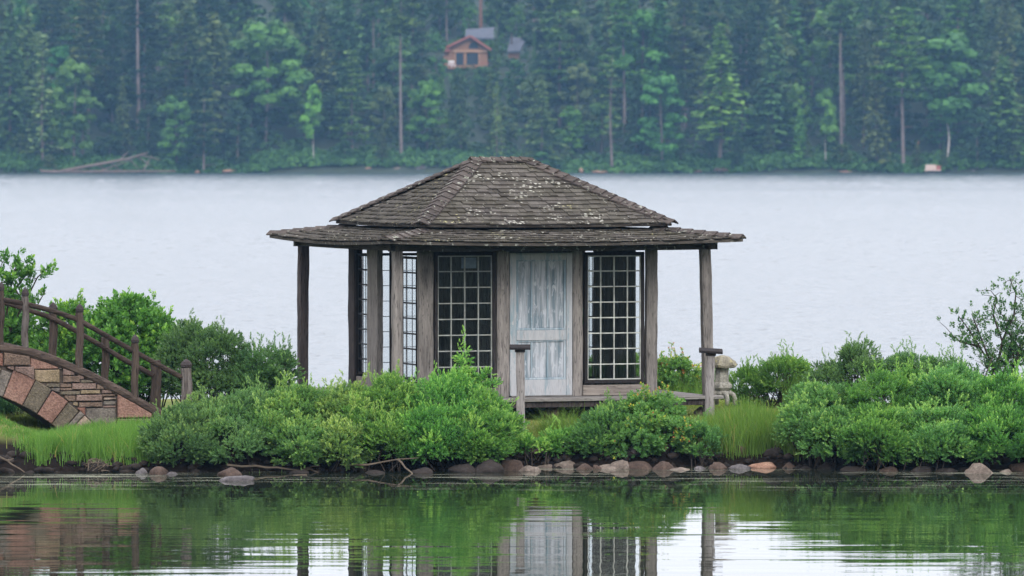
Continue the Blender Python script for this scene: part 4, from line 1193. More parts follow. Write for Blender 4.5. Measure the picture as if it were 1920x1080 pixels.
# back wall: posts, a lattice window at the left end, dark boards elsewhere
def B_(px): return uf(px, WB)
for (p0, p1) in ((660, 678), (790, 808), (1078, 1096)):
    a0, a1 = B_(p0), B_(p1); MB().rough_post((a0 + a1) / 2, WB, a1 - a0, .11, ZD0, HEAD + .05, (0, 0), .004).build('wall_post', M['post_dark'], pav)
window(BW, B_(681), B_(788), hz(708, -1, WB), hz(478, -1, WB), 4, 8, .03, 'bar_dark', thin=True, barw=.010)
BW.box(B_(678), B_(790), -.03, .03, ZD0, hz(712, -1, WB) - .03, 'sill_board', 'board')
nb = 13; a0, a1 = B_(809), B_(1078)
for k in range(nb):
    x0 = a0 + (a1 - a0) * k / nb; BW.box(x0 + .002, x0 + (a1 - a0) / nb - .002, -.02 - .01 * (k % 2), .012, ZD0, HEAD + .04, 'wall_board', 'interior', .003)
BW.box(-WA + .05, WA - .05, -.03, .03, HEAD + .041, lz(2.995), 'head_beam', 'frame')
# right wall: window near the back corner, dark boards, narrow light near the front corner
def Rv(px): return vf(px, WA)
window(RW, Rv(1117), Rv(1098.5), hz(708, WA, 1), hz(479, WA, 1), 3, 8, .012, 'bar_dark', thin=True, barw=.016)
a0, a1 = Rv(1191), Rv(1118.5); nb = 12
for k in range(nb):
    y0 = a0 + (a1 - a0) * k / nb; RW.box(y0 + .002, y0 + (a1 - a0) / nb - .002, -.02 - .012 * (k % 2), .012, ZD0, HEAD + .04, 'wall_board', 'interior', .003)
RW.box(-WB + .05, Rv(1193), -.02, .02, ZD0, hz(706, WA, -1), 'sill_board', 'board')
RW.box(Rv(1117.5), WB - .05, -.02, .02, ZD0, hz(708, WA, 1) - .021, 'sill_board', 'board')
RW.box(-WB + .05, WB - .05, -.03, .03, HEAD + .041, lz(2.995), 'head_beam', 'frame')
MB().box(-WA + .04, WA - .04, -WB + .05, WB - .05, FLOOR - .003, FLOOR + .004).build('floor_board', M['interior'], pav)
# potted plant standing inside by the right window
pp = empty('potted_plant', (PX0 + CT * 1.45 - ST * .9, ST * 1.45 + CT * .9, .83)); tag(pp, 'dark spiky potted plant silhouetted behind the right window', 'plant')
MB().tube([(0, 0, 0), (0, 0, .75)], [.09, .09], 10).build('stand', M['frame'], pp)
MB().tube([(0, 0, .75), (0, 0, .86)], [.06, .085], 10).build('pot', M['frame'], pp)
Pq = rand_dirs(60, -.3) * np.array([.09, .09, .15]) + np.array([0, 0, .98])
V, Q, T = place_sprigs(Pq, rand_dirs(60, -.3), np.full(60, .8), TPL['c'], np.full(60, .1)); mk_np('leaves', V, Q, M['leaf_c'], pp, T)

# ------------------------------------------------------------------ two short stands with slanted boards, stone lantern
def stand(px, base_py, top_py, z, lean, boardw, tilt, label, wid=.115):
    b = at(px, base_py, z); t = at(px + lean, top_py, z); o = empty('post_stand', b); tag(o, label, 'stand', 'short posts with slanted top boards')
    d = t - b
    MB().rough_post(0, 0, wid, wid * .8, -.08, d.z, (d.x, 0), .004).build('post', M['post_grey'], o)
    mb = MB(); mb.bbox(-boardw / 2, boardw / 2, -.11, .11, -.018, .018, .005)
    c, s = math.cos(tilt), math.sin(tilt)
    sl_ = math.radians(9)
    mb.V = [(x * c - (z_ * math.cos(sl_) + y * math.sin(sl_)) * s * 1.0, y * math.cos(sl_) - z_ * math.sin(sl_), x * s + z_ * math.cos(sl_) + y * math.sin(sl_)) for x, y, z_ in mb.V]
    mb.V = [(x + d.x, y, z_ + d.z + .03) for x, y, z_ in mb.V]
    mb.build('board', M['frame'], o)
    MB().box(d.x - .07, d.x + .07, -.05, .05, d.z - .04, d.z + .001).build('bracket', M['post_dark'], o)
stand(977, 797, 655, 79.0, -2, .29, 0.0, 'short grey post with slanted dark board standing before the door')
stand(1330, 768, 662, 79.6, 3, .33, -.06, 'short grey post with dark board leaning against the right veranda post')
zl = 82.3
lan = empty('stone_lantern', at(1354, 755, zl)); tag(lan, 'pale stone garden lantern with curved legs behind the right post', 'stone lantern')
k_ = zl / F
M['lst'] = stone_mat('lantern_granite', (.25, .24, .21), (.36, .35, .31)); M['lst2'] = stone_mat('lantern_mossy_roof_stone', (.20, .185, .145), (.28, .26, .20), lich=.8)
def hexring(r, z, n=6, ph=.26, jit=0): return [(r * math.cos(ph + 2 * math.pi * i / n), r * math.sin(ph + 2 * math.pi * i / n), z) for i in range(n)]
def loft(rings, name, mat, parent, cap=True):
    n = len(rings[0]); V = [v for r in rings for v in r]; Fc = []
    for i in range(len(rings) - 1):
        for k in range(n): a, b = i * n + k, i * n + (k + 1) % n; Fc.append((a, b, b + n, a + n))
    if cap: Fc += [tuple(range(n - 1, -1, -1)), tuple((len(rings) - 1) * n + k for k in range(n))]
    return mk(name, V, Fc, mat, parent)
def lh(py): return (755 - py) * k_
rr = 26 * k_
roof_r = []
for (rf, py) in ((.3, 690), (.95, 690), (1.0, 686), (.92, 681), (.76, 675), (.48, 669), (.12, 666)):
    ring = []
    for i in range(12):
        a = .26 + math.pi * i / 6; e = 1.14 if i % 2 == 0 else .97
        lift_ = (.02 if i % 2 == 0 and .8 < rf <= 1 else 0)
        ring.append((rr * rf * e * math.cos(a), rr * rf * e * math.sin(a), lh(py) + lift_))
    roof_r.append(ring)
loft(roof_r, 'lantern_roof', M['lst2'], lan)
for i in (0, 2, 4, 6, 8, 10):
    a = .26 + math.pi * i / 6; mb = MB(); c = (rr * 1.1 * math.cos(a), rr * 1.1 * math.sin(a), lh(684))
    mb.tube([(c[0] * .93, c[1] * .93, c[2] - .01), (c[0] * 1.04, c[1] * 1.04, c[2] + .012)], [.014, .017], 7).build('roof_scroll', M['lst2'], lan)
fb = loft([hexring(13.5 * k_, lh(717)), hexring(13 * k_, lh(690))], 'firebox', M['lst'], lan)
for i in range(6):
    a = .26 + math.pi / 6 + i * math.pi / 3; c = Vector((math.cos(a), math.sin(a), 0)) * 12.5 * k_ * .868; t = Vector((-math.sin(a), math.cos(a), 0))
    mb = MB(); pts = [c + t * (.016 * math.cos(q)) + Vector((0, 0, lh(699) + .016 * math.sin(q))) for q in (-.6, .9, 2.1, 3.7)]
    mb.V = [tuple(p + c.normalized() * .002) for p in pts]; mb.F = [(0, 1, 2, 3)]; mb.build('opening', M['cap'], lan)
loft([hexring(14 * k_, lh(733)), hexring(20 * k_, lh(727)), hexring(20 * k_, lh(722)), hexring(14 * k_, lh(716))], 'platform', M['lst'], lan)
loft([hexring(15 * k_, lh(741)), hexring(17 * k_, lh(738)), hexring(15 * k_, lh(732.8))], 'collar', M['lst'], lan)
for i in range(4):
    a = .35 + i * math.pi / 2; d = Vector((math.cos(a), math.sin(a), 0)); mb = MB()
    prof = [(5, 738), (16, 737), (23, 741), (26, 748), (25, 760)]
    mb.tube([d * (r * k_) + Vector((0, 0, lh(py))) for r, py in prof], [.040, .040, .036, .032, .030], 10)
    mb.build('leg', M['lst'], lan, True)

# ------------------------------------------------------------------ bridge
PH = R(13); CP, SP = math.cos(PH), math.sin(PH)
zb0 = 79.1; xb0 = xx(312, zb0)
def sb(px):
    q = (px - 960) / F; return (xb0 - q * zb0) / (CP - q * SP)
def hb(py, s): return HC - (py - HY) * (zb0 - s * SP) / F
bridge = empty('stone_bridge', (xb0, zb0 + CY, .5), math.pi + PH)
# local x = leftwards along the bridge (s), local -y = away from the camera (n), z up
tag(bridge, 'arched footbridge of pink and buff stone with rustic log railings at left', 'bridge')
SC = sb(-128)
def prof(pts):
    s_ = [sb(p) for p, _ in pts][::-1]; h_ = [hb(y, sb(p)) for p, y in pts][::-1]
    s_ = s_ + [2 * SC - a for a in s_[::-1]]; h_ = h_ + h_[::-1]
    # pts run left to right => s descending; after reversing ascending
    s2, h2 = [], []
    for a, b in zip(s_, h_):
        if not s2 or a > s2[-1] + 1e-4: s2.append(a); h2.append(b)
    return lambda s: float(np.interp(s, s2, h2))
logp = prof([(-128, 643), (-60, 645), (0, 653), (48, 660), (100, 677), (160, 701), (200, 722), (255, 752), (312, 786)])
BWID = 1.7
GB = lambda s, n=0: lz(float(island_h(xb0 - s * CP - n * SP, zb0 + CY - s * SP + n * CP)))
AR_IN, AR_OUT = 368 * 78.4 / F, 419 * 78.4 / F
AC = HC - (1088 - HY) * 78.4 / F
def arch(s, r):
    d = r * r - (s - SC) ** 2
    return AC + math.sqrt(d) if d > 0 else -9
def P3(s, n, h): return (s, -n, h - .5)
# body
V, Fc = [], []
ns = 80; S_ = [2 * SC * i / ns for i in range(ns + 1)]
for s in S_:
    t_ = logp(s) - .03; b_ = max(arch(s, AR_IN), -.5); b_ = min(b_, t_ - .02)
    for n in (.035, BWID): V += [P3(s, n, b_), P3(s, n, t_)]
for i in range(ns):
    a = 4 * i; c = a + 4
    Fc += [(a, a + 1, c + 1, c), (a + 2, c + 2, c + 3, a + 3), (a + 1, a + 3, c + 3, c + 1), (a, c, c + 2, a + 2)]
Fc += [(0, 2, 3, 1), (4 * ns, 4 * ns + 1, 4 * ns + 3, 4 * ns + 2)]
mk('masonry_core', V, Fc, M['mortar'], bridge)
V = []; Fc = []
for s in S_: V += [P3(s, .1, logp(s) - .025), P3(s, BWID - .1, logp(s) - .025), P3(s, .1, logp(s) - .01), P3(s, BWID - .1, logp(s) - .01)]
for i in range(ns): a = 4 * i; Fc.append((a + 2, a + 3, a + 7, a + 6))
mk('walkway', V, Fc, M['dirt'], bridge)
BS = {
 'pink': stone_mat('pink_sandstone', (0.209, 0.120, 0.095), (0.265, 0.167, 0.131)), 'red': stone_mat('red_sandstone', (0.179, 0.090, 0.067), (0.221, 0.127, 0.098)),
 'olive': stone_mat('olive_stone', (0.115, 0.097, 0.072), (0.155, 0.127, 0.095)), 'buff': stone_mat('buff_stone', (0.279, 0.213, 0.170), (0.335, 0.260, 0.208)),
 'yellow': stone_mat('yellow_stone', (0.214, 0.166, 0.107), (0.262, 0.201, 0.140)), 'brown': stone_mat('brown_stone', (0.143, 0.101, 0.078), (0.196, 0.139, 0.110)),
 'grey': stone_mat('grey_stone', (0.148, 0.128, 0.112), (0.197, 0.169, 0.148)), 'mauve': stone_mat('mauve_stone', (0.176, 0.121, 0.103), (0.231, 0.168, 0.143))}
for _m in BS.values():
    for _n in _m.node_tree.nodes:
        if _n.type == 'BUMP': _n.inputs['Distance'].default_value = .05; _n.inputs['Strength'].default_value = .9
def strip_stone(sa, sb_, lo, hi, mat, name='stone', gap=.006, nseg=5):
    """stone bounded by functions lo(s), hi(s) on the bridge face, standing proud by a random amount"""
    pr = random.uniform(-.012, .022); top, bot = [], []
    sa += gap; sb_ -= gap
    if sb_ - sa < .03: return
    for i in range(nseg + 1):
        s = sa + (sb_ - sa) * i / nseg; l_, h_ = lo(s) + gap, hi(s) - gap
        j = mnoise.noise((s * 9, l_ * 9, 1.3)) * .006
        if h_ - l_ > .012: top.append((s, h_ + j)); bot.append((s, l_ - j))
    if len(top) < 2: return
    n = len(top); V = []
    c = (np.mean([p[0] for p in top]), (np.mean([p[1] for p in top]) + np.mean([p[1] for p in bot])) / 2)
    loop = bot + top[::-1]
    for k, (dn, sh) in enumerate(((.05, 1.0), (-pr + .004, 1.0), (-pr - .006, .94))):
        for (s, h) in loop:
            mx = min(.012, .5)
            s2 = s + (c[0] - s) * (1 - sh) if sh == 1 else s + max(-mx, min(mx, (c[0] - s) * .2)); h2 = h if sh == 1 else h + max(-mx, min(mx, (c[1] - h) * .2))
            V.append(P3(s2, dn, h2))
    m_ = len(loop); Fc = []
    for k in range(2):
        for i in range(m_): a, b = k * m_ + i, k * m_ + (i + 1) % m_; Fc.append((a, a + m_, b + m_, b))
    # front face as strips
    o_ = 2 * m_
    for i in range(n - 1): Fc.append((o_ + i, o_ + m_ - 1 - i, o_ + m_ - 2 - i, o_ + i + 1))
    mk(name, V, Fc, BS[mat], bridge)
# arch ring stones: wedge by angle
angs = [-1.5, 3.2, 7.6, 11.5, 17.2, 21.8, 26.6, 30.6, 32.0, 37.6, 40.0, 46, 52, 57]
cols_ = ['grey', 'mauve', 'pink', 'olive', 'pink', 'olive', 'pink', 'olive', 'grey', 'buff', 'grey', 'red', 'brown', 'grey']
# measured from the crown towards the right foot; pixel x = -128 + 390 sin(angle)
angs = [-4, 2, 7.5, 13, 18.3, 21.3, 27.6, 32.6, 37.8, 41.6, 43.2, 50, 53, 59]
cols_ = ['pink', 'grey', 'buff', 'olive', 'grey', 'pink', 'olive', 'pink', 'olive', 'grey', 'buff', 'grey', 'red']
def wedge(a0, a1, mat, side):
    ga = math.degrees(.006 / AR_IN); a0, a1 = R(a0 + ga), R(a1 - ga); pr = random.uniform(-.008, .022)
    V = []; nn = 3
    ro = AR_OUT + random.uniform(-.03, .02)
    for dn, ins in ((.05, 0), (-pr + .003, 0), (-pr - .006, .010)):
        for (r, sg) in ((AR_IN - .004 + ins, 1), (ro - ins, -1)):
            rg = range(nn + 1) if sg == 1 else range(nn, -1, -1)
            for i in rg:
                a = a0 + (a1 - a0) * i / nn + (ins / AR_IN) * (1 - 2 * i / nn); s = SC - side * r * math.sin(a); h = AC + r * math.cos(a)
                V.append(P3(s, dn, h))
    m_ = 2 * (nn + 1); Fc = []
    for k in range(2):
        for i in range(m_): a, b = k * m_ + i, k * m_ + (i + 1) % m_; Fc.append((a, b, b + m_, a + m_))
    o_ = 2 * m_
    for i in range(nn): Fc.append((o_ + i, o_ + i + 1, o_ + m_ - 2 - i, o_ + m_ - 1 - i))
    mk('arch_stone', V, Fc, BS[mat], bridge)
for side in (1, -1):
    for i in range(len(angs) - 1):
        if side == -1 and i == 0: continue
        wedge(angs[i], angs[i + 1], cols_[i], side)
# spandrel stones from the photograph: (px0, px1, y_top, y_bottom, colour) in the face plane
ringlo = lambda s: max(arch(s, AR_OUT + .012), -.4)
toph = lambda s: logp(s) - .045
spans = [(-40, 6, 600, 690, 'red'), (6, 56, 600, 686, 'brown'), (56, 110, 600, 693, 'pink'), (110, 118, 600, 693, 'grey'),
 (-40, 26, 687, 720, 'mauve'), (27, 64, 687, 722, 'mauve'), (64, 112, 693, 718, 'yellow'), (113, 116, 693, 718, 'grey'),
 (117, 145, 690, 704, 'mauve'), (117, 150, 704, 718, 'brown'), (145, 200, 690, 712, 'mauve'), (150, 190, 712, 718, 'olive'),
 (85, 112, 719, 727, 'olive'), (112, 134, 719, 727, 'brown'), (134, 180, 718, 731, 'mauve'), (180, 215, 718, 731, 'brown'),
 (95, 112, 727, 736, 'grey'), (112, 136, 727, 733, 'brown'), (112, 150, 733, 741, 'olive'), (150, 188, 731, 739, 'yellow'), (190, 215, 731, 738, 'mauve'), (190, 216, 738, 744, 'brown'),
 (120, 142, 741, 754, 'brown'), (142, 192, 740, 753, 'mauve'), (193, 217, 745, 750, 'buff'), (193, 217, 751, 760, 'grey'), (124, 146, 754, 762, 'yellow'), (147, 192, 754, 764, 'brown'), (192, 217, 760, 765, 'mauve'),
 (135, 160, 764, 800, 'red'), (160, 217, 765, 800, 'grey'), (219, 300, 700, 784, 'pink'), (219, 290, 785, 800, 'brown')]
for (p0, p1, yt, yb, cm) in spans:
    for mir in (0, 1):
        s0, s1 = sb(p1), sb(p0)
        ht, hb_ = hb(yt, (s0 + s1) / 2), hb(yb, (s0 + s1) / 2)
        if mir: s0, s1 = 2 * SC - s1, 2 * SC - s0
        if mir and p0 < -30: continue
        strip_stone(s0, s1, lambda s: max(ringlo(s), hb_), lambda s: min(toph(s), ht), cm)
# edge logs
def log_along(f, n, r, name, parent, s0, s1, mat='log', jit=.07, k=26, n2=None):
    pts = []
    for i in range(k + 1):
        s = s0 + (s1 - s0) * i / k
        pts.append(Vector(P3(s, n, f(s) + mnoise.noise((s * 2.1, n, 2)) * .012)) + Vector((0, mnoise.noise((s * 1.7, n, 7)) * .012, 0)))
    return MB().tube(pts, [r * (1 + .10 * mnoise.noise((q.x * 3, 0, n))) for q in pts], 10, jit).build(name, M[mat], parent, False)
log_along(logp, .045, .072, 'edge_log', bridge, -.12, SC + .02); log_along(logp, .045, .07, 'edge_log', bridge, SC + .03, 2 * SC + .1)
log_along(lambda s: logp(s) + .0, BWID - .05, .07, 'edge_log', bridge, -.1, 2 * SC + .1)
# railing posts: near row at px 48,150,255 ; far row at 99,198,292
def rail_post(s, n, z0, z1, r, mat, cap=True):
    pts = [P3(s + .01 * math.sin(i), n, z0 + (z1 - z0) * i / 7) for i in range(8)]
    pr = MB().tube(pts, [r * (1 + random.uniform(-.05, .05)) for _ in pts], 10, .04).build('railing_post', M[mat], bridge)
    if cap:
        x, y, z = P3(s, n, z1)
        rings = [[(x + r * q * math.cos(a), y + r * q * math.sin(a), z + dz) for a in [2 * math.pi * i / 10 for i in range(10)]] for q, dz in ((.8, 0), (1.05, .012), (1.12, .045), (.8, .085), (.35, .11), (.05, .125))]
        o = loft(rings, 'post_cap', M['cap'], pr)
def sfar(px, n):
    """s of a post at lateral offset n seen at px"""
    q = (px - 960) / F
    # X = xb0 - s CP - n SP ; z = zb0 - s SP + n CP
    return (xb0 - n * SP - q * (zb0 + n * CP)) / (CP - q * SP)
NR, FRN = .05, BWID - .05
near = [(-128, 533, 640), (48, 548, 652), (150, 578, 697), (254, 636, 745)]
for (px, t_, b_) in near:
    s = sb(px)
    for mir in (0, 1):
        if mir and px < -100: continue
        rail_post(2 * SC - s if mir else s, NR, hb(b_, s), hb(t_ + 8, s), .052 if px > 100 else .048, 'log_pale' if px == 48 else 'log_post')
s4 = sb(5); rail_post(sb(3), NR, hb(652, s4), hb(545, s4), .04, 'log_post')
s = sb(350); rail_post(s, NR, .45, hb(690, s), .075, 'log_pale'); rail_post(2 * SC - s, NR, .3, hb(690, s), .075, 'log_pale')
def hbf(py, s, n): return HC - (py - HY) * (zb0 - s * SP + n * CP) / F
for (px, t_, b_, r, cap) in ((99, 583, 690, .058, True), (197, 632, 735, .055, False), (292, 676, 775, .075, False)):
    s = sfar(px, FRN)
    rail_post(s, FRN, hbf(b_, s, FRN), hbf(t_, s, FRN), r, 'log_post', cap); rail_post(2 * SC - s, FRN, hbf(b_, s, FRN), hbf(t_, s, FRN), r, 'log_post', cap)
rn = prof([(-128, 543), (-60, 550), (0, 561), (48, 570), (97, 583), (145, 598), (200, 630), (250, 658), (300, 686), (348, 712)])
rfp = [(-128, 555), (-60, 561), (0, 565), (30, 573), (93, 594), (140, 620), (192, 650), (245, 682), (285, 704)]
sF = [sfar(p, FRN) for p, _ in rfp][::-1]; hF = [hbf(y, sfar(p, FRN), FRN) for p, y in rfp][::-1]
smax = sF[-1]
rf = lambda s: float(np.interp(min(s, 2 * smax - s), sF, hF))
log_along(rn, NR - .0, .036, 'handrail', bridge, sb(348), 2 * SC - sb(348), 'log', .05, 50)
log_along(rf, FRN - .07, .036, 'handrail', bridge, sF[0], 2 * smax - sF[0], 'log', .05, 50)

# ------------------------------------------------------------------ shrubs on the island
shrub('low blue green shrub at the left end of the front row, touching the sedge', [(352, 812, 77.9, 62, 46, .45), (335, 838, 77.4, 48, 28, .35), (395, 800, 78.1, 45, 45, .4), (372, 768, 78.4, 26, 22, .25)], 'd', tint=.5, wisps=10, fwd=.72)
shrub('blue green shrub second in the front row with a dark hollow beneath', [(450, 795, 78.1, 66, 55, .55), (440, 835, 77.4, 50, 26, .3), (480, 770, 78.4, 40, 34, .4)], 'd', tint=.55, wisps=12, fwd=.72)
shrub('rounded green shrub mid way along the left front row', [(545, 790, 78.2, 66, 60, .55), (560, 840, 77.4, 34, 32, .3), (585, 770, 78.3, 45, 40, .4)], 'a', tint=.5, wisps=14, fwd=.72)
shrub('green shrub in front of the dark left veranda post', [(640, 795, 78.2, 64, 56, .55), (640, 840, 77.5, 52, 30, .35), (650, 757, 78.6, 45, 28, .4)], 'a', tint=.6, wisps=14, fwd=.72)
shrub('tall bright green shrub below the left lattice windows', [(725, 778, 78.3, 72, 62, .6), (720, 830, 77.7, 60, 36, .4), (740, 742, 78.6, 42, 32, .4)], 'b', tint=.55, wisps=16, fwd=.72)
shrub('broad bright green shrub below the dim window', [(815, 778, 78.3, 72, 62, .6), (810, 828, 77.7, 62, 36, .4), (845, 738, 78.6, 45, 30, .4)], 'b', tint=.5, wisps=14, fwd=.72)
shrub('upright green shrub at the right end of the big bush beside the post', [(900, 788, 78.2, 52, 54, .5), (900, 832, 77.8, 52, 30, .35), (920, 810, 78.1, 34, 38, .35)], 'b', tint=.55, wisps=10, fwd=.72)
shrub('loose leggy shrub rising before the dim window with light tips', [(868, 706, 78.5, 15, 26, .14), (866, 670, 78.5, 9, 18, .08), (912, 722, 78.5, 20, 28, .16)], 'b', dens=330, tint=.7, stems=10, wisps=3, bumpy=.4, fwd=.4)
shrub('low yellow green shrub on the bank right of the grey post', [(1005, 838, 78.1, 44, 16, .3), (1055, 834, 78.1, 38, 20, .3)], 'b', tint=.6, wisps=4, bumpy=.7, fwd=.28)
shrub('dark green shrub below the deck, left of the rose leaved shrub', [(1130, 818, 78.3, 50, 38, .45), (1110, 838, 78.1, 44, 20, .3), (1142, 790, 78.5, 28, 24, .3)], 'a', tint=.35, wisps=8, fwd=.28)
shrub('rose leaved shrub with reddish and yellow leaves at the deck corner', [(1212, 798, 78.3, 58, 42, .5), (1190, 832, 78.0, 54, 26, .35), (1208, 768, 78.5, 36, 20, .3), (1246, 772, 78.5, 26, 24, .25), (1270, 822, 78.2, 36, 32, .35)], 'r', dens=470, tint=.45, wisps=10, fwd=.28)
shrub('small dark shrub between the rose leaved one and the tall sedge', [(1312, 832, 78.1, 34, 28, .3)], 'a', tint=.3, wisps=4, bumpy=.8, fwd=.28)
RGT = 'shrubs on the right bank'
shrub('green shrub at the left end of the right bank beside the sedge', [(1545, 785, 78.6, 62, 58, .55), (1570, 825, 77.9, 56, 34, .4), (1520, 755, 78.9, 34, 26, .3)], 'a', tint=.5, wisps=12, group=RGT, fwd=.72)
shrub('broad light green mound second from the left on the right bank', [(1650, 765, 78.6, 80, 66, .65), (1640, 828, 77.7, 62, 40, .45), (1700, 735, 78.9, 50, 34, .4)], 'b', tint=.45, wisps=14, group=RGT, fwd=.72)
shrub('green mound below the right sapling with a drooping front', [(1765, 765, 78.6, 80, 68, .65), (1760, 828, 77.7, 66, 36, .45), (1790, 730, 79.0, 52, 34, .4)], 'a', tint=.55, wisps=12, group=RGT, fwd=.72)
shrub('green shrub reaching the right picture edge at the front', [(1880, 770, 78.6, 80, 66, .65), (1880, 824, 77.7, 66, 36, .4), (1900, 735, 79.0, 55, 30, .4)], 'b', tint=.45, wisps=12, group=RGT, fwd=.72)
shrub('shrub cut off by the right picture edge', [(2000, 770, 78.6, 80, 66, .65), (1990, 824, 77.7, 66, 36, .4)], 'a', tint=.5, group=RGT, fwd=.72)
BK = 'shrubs along the back of the island'
shrub('dark green shrub at the back right, highest of the right rear ones', [(1615, 712, 81.6, 55, 50, .5), (1608, 672, 81.6, 28, 22, .3), (1560, 720, 81.6, 46, 36, .4)], 'd', tint=.45, wisps=14, group=BK, zmin=-.85)
shrub('long low shrub behind the right bank mounds', [(1705, 706, 81.4, 70, 38, .5), (1780, 712, 81.4, 50, 34, .4)], 'd', tint=.5, wisps=16, group=BK, zmin=-.85)
shrub('green shrub behind the stone lantern with a grassy top', [(1465, 715, 83.6, 50, 42, .5), (1400, 728, 83.8, 46, 34, .45), (1480, 692, 83.6, 26, 20, .3)], 'b', tint=.4, wisps=16, group=BK, zmin=-.85)
shrub('leafy shrub with orange pink tips between the pavilion and right post', [(1272, 716, 86.6, 46, 38, .5), (1262, 695, 86.6, 28, 18, .3), (1320, 725, 86.8, 34, 30, .4)], 'r', dens=450, tint=.5, wisps=8, group=BK, zmin=-.85)
shrub('shrub behind the pavilion seen through its right window', [(1150, 705, 87.5, 60, 50, .5)], 'a', tint=.4, group=BK, zmin=-.85)
LFT = 'shrubs behind the bridge'
shrub('tall broad leaved shrub behind the bridge railing, highest of the rear left', [(248, 618, 82.4, 66, 48, .7), (195, 650, 82.2, 70, 58, .7), (295, 655, 82.2, 58, 54, .6), (238, 588, 82.4, 40, 22, .35), (240, 700, 82, 80, 60, .6)], 'c', dens=270, tint=.45, wisps=14, group=LFT, bumpy=1.2, zmin=-.85)
shrub('broad leaved shrub left of the tallest one, seen between railing posts', [(125, 620, 82.6, 46, 46, .5), (110, 680, 82.4, 62, 60, .6)], 'c', dens=260, tint=.5, wisps=10, group=LFT, bumpy=1.2, zmin=-.85)
shrub('leafy shrub at the left picture edge behind the bridge', [(30, 660, 82.7, 60, 55, .6), (10, 620, 82.7, 40, 40, .5)], 'c', dens=230, tint=.6, wisps=8, group=LFT, bumpy=1.2, zmin=-.85)
shrub('dense dark green shrub right of the newel post behind the bridge', [(400, 680, 81.4, 66, 60, .65), (345, 690, 81.6, 56, 64, .6), (400, 725, 81.2, 70, 36, .5), (350, 640, 81.6, 34, 30, .4)], 'd', tint=.35, dens=520, wisps=10, group=LFT, size=1.1, zmin=-.85)
shrub('dark green shrub ending at the dark left veranda post', [(490, 695, 81.4, 58, 46, .6), (470, 728, 81.2, 66, 30, .5), (520, 700, 81.3, 32, 40, .4)], 'd', tint=.4, dens=520, wisps=14, group=LFT, size=1.1, zmin=-.85)

shrub('added low shrub, tinted dark to stand in for shade behind the arch', [(20, 785, 81.6, 70, 40, .4), (-40, 780, 81.6, 50, 40, .4)], 'd', tint=.1, group=LFT)  # added shrub with darkened leaves, stands in for the shade inside the arch
# saplings: explicit limbs with leaf sprays
def sapling(label, base, limbs, leaf, group, r0=.02, spread=.11, n=26, sparse=1.0):
    bx, by, bz = base; o = empty('sapling', base); tag(o, label, 'sapling', group)
    mb = MB(); P, D = [], []
    for limb in limbs:
        pts = [Vector(p) - Vector(base) for p in limb]
        k = len(pts); mb.tube(pts, [r0 * (1 - .75 * i / (k - 1)) for i in range(k)], 5, cap=False)
        for i in range(1, k):
            a, b = pts[i - 1], pts[i]
            for q in range(int(n * (b - a).length * sparse)):
                t = random.random(); c = a.lerp(b, t)
                w = Vector((random.gauss(0, 1), random.gauss(0, 1), random.gauss(0, .9))) * spread * random.uniform(.3, 1.1)
                e = c + w
                if random.random() < .4: mb.tube([c, (c + e) / 2 + Vector((0, 0, .015)), e], [.005, .004, .002], 4, cap=False)
                for s in range(2):
                    f = e + Vector([random.gauss(0, .02) for _ in range(3)]); P.append(tuple(f)); D.append((w.x + random.gauss(0, .05), w.y, abs(w.z) + .1))
    P = np.array(P); D = np.array(D)
    V, Q, T = place_sprigs(P, D, rng.uniform(.75, 1.25, len(P)), TPL[leaf], rng.normal(.45, .2, len(P)))
    mb.build('trunk', M['twig'], o); mk_np('crown', V, Q, M['leaf_' + leaf], o, T)
zR = 79.6
A = lambda px, py, z=zR, dy=0.0: tuple(at(px, py, z) + Vector((0, dy, 0)))
sapling('airy young tree with dark thin stems at the right picture edge', A(1875, 780), [
 [A(1875, 790), A(1868, 700), A(1838, 650, dy=.1), A(1812, 610, dy=.1), A(1797, 592)], [A(1868, 700), A(1850, 660), A(1830, 610, dy=-.1), A(1822, 588)],
 [A(1868, 700), A(1880, 640), A(1862, 590), A(1870, 560), A(1858, 545)], [A(1880, 640), A(1902, 590), A(1905, 550), A(1893, 520)],
 [A(1875, 740), A(1905, 680), A(1925, 620), A(1940, 570)], [A(1890, 700), A(1915, 660), A(1890, 620), A(1880, 590)], [A(1838, 650), A(1800, 640), A(1782, 625)],
 [A(1875, 720), A(1900, 650), A(1915, 610)], [A(1905, 680), A(1935, 640), A(1950, 600)], [A(1850, 690), A(1895, 665), A(1930, 655)]], 'r2', 'saplings', n=60, spread=.12)
MB().tube([A(1835, 775, 78.0), A(1843, 735, 78.0), A(1850, 700, 78.1), A(1862, 668, 78.2)], [.014, .012, .01, .005], 6, cap=False).build('bare_stem', M['twig'])
tag(bpy.data.objects['bare_stem'], 'single bare dark stem slanting up out of the right mound', 'stem')
zL = 82.0
A2 = lambda px, py, z=zL: tuple(at(px, py, z))
sapling('sparse young tree above the bridge railing at the left edge', A2(5, 760), [
 [A2(5, 770), A2(8, 640), A2(15, 560), A2(30, 500), A2(35, 475)], [A2(8, 640), A2(45, 570), A2(70, 520), A2(92, 500)], [A2(15, 560), A2(45, 520), A2(60, 500)],
 [A2(8, 620), A2(60, 590), A2(85, 545)], [A2(8, 600), A2(-15, 540), A2(5, 490)], [A2(8, 650), A2(-30, 580), A2(-50, 520)], [A2(45, 570), A2(30, 545), A2(20, 520)]], 'c', 'saplings', n=30, spread=.08)

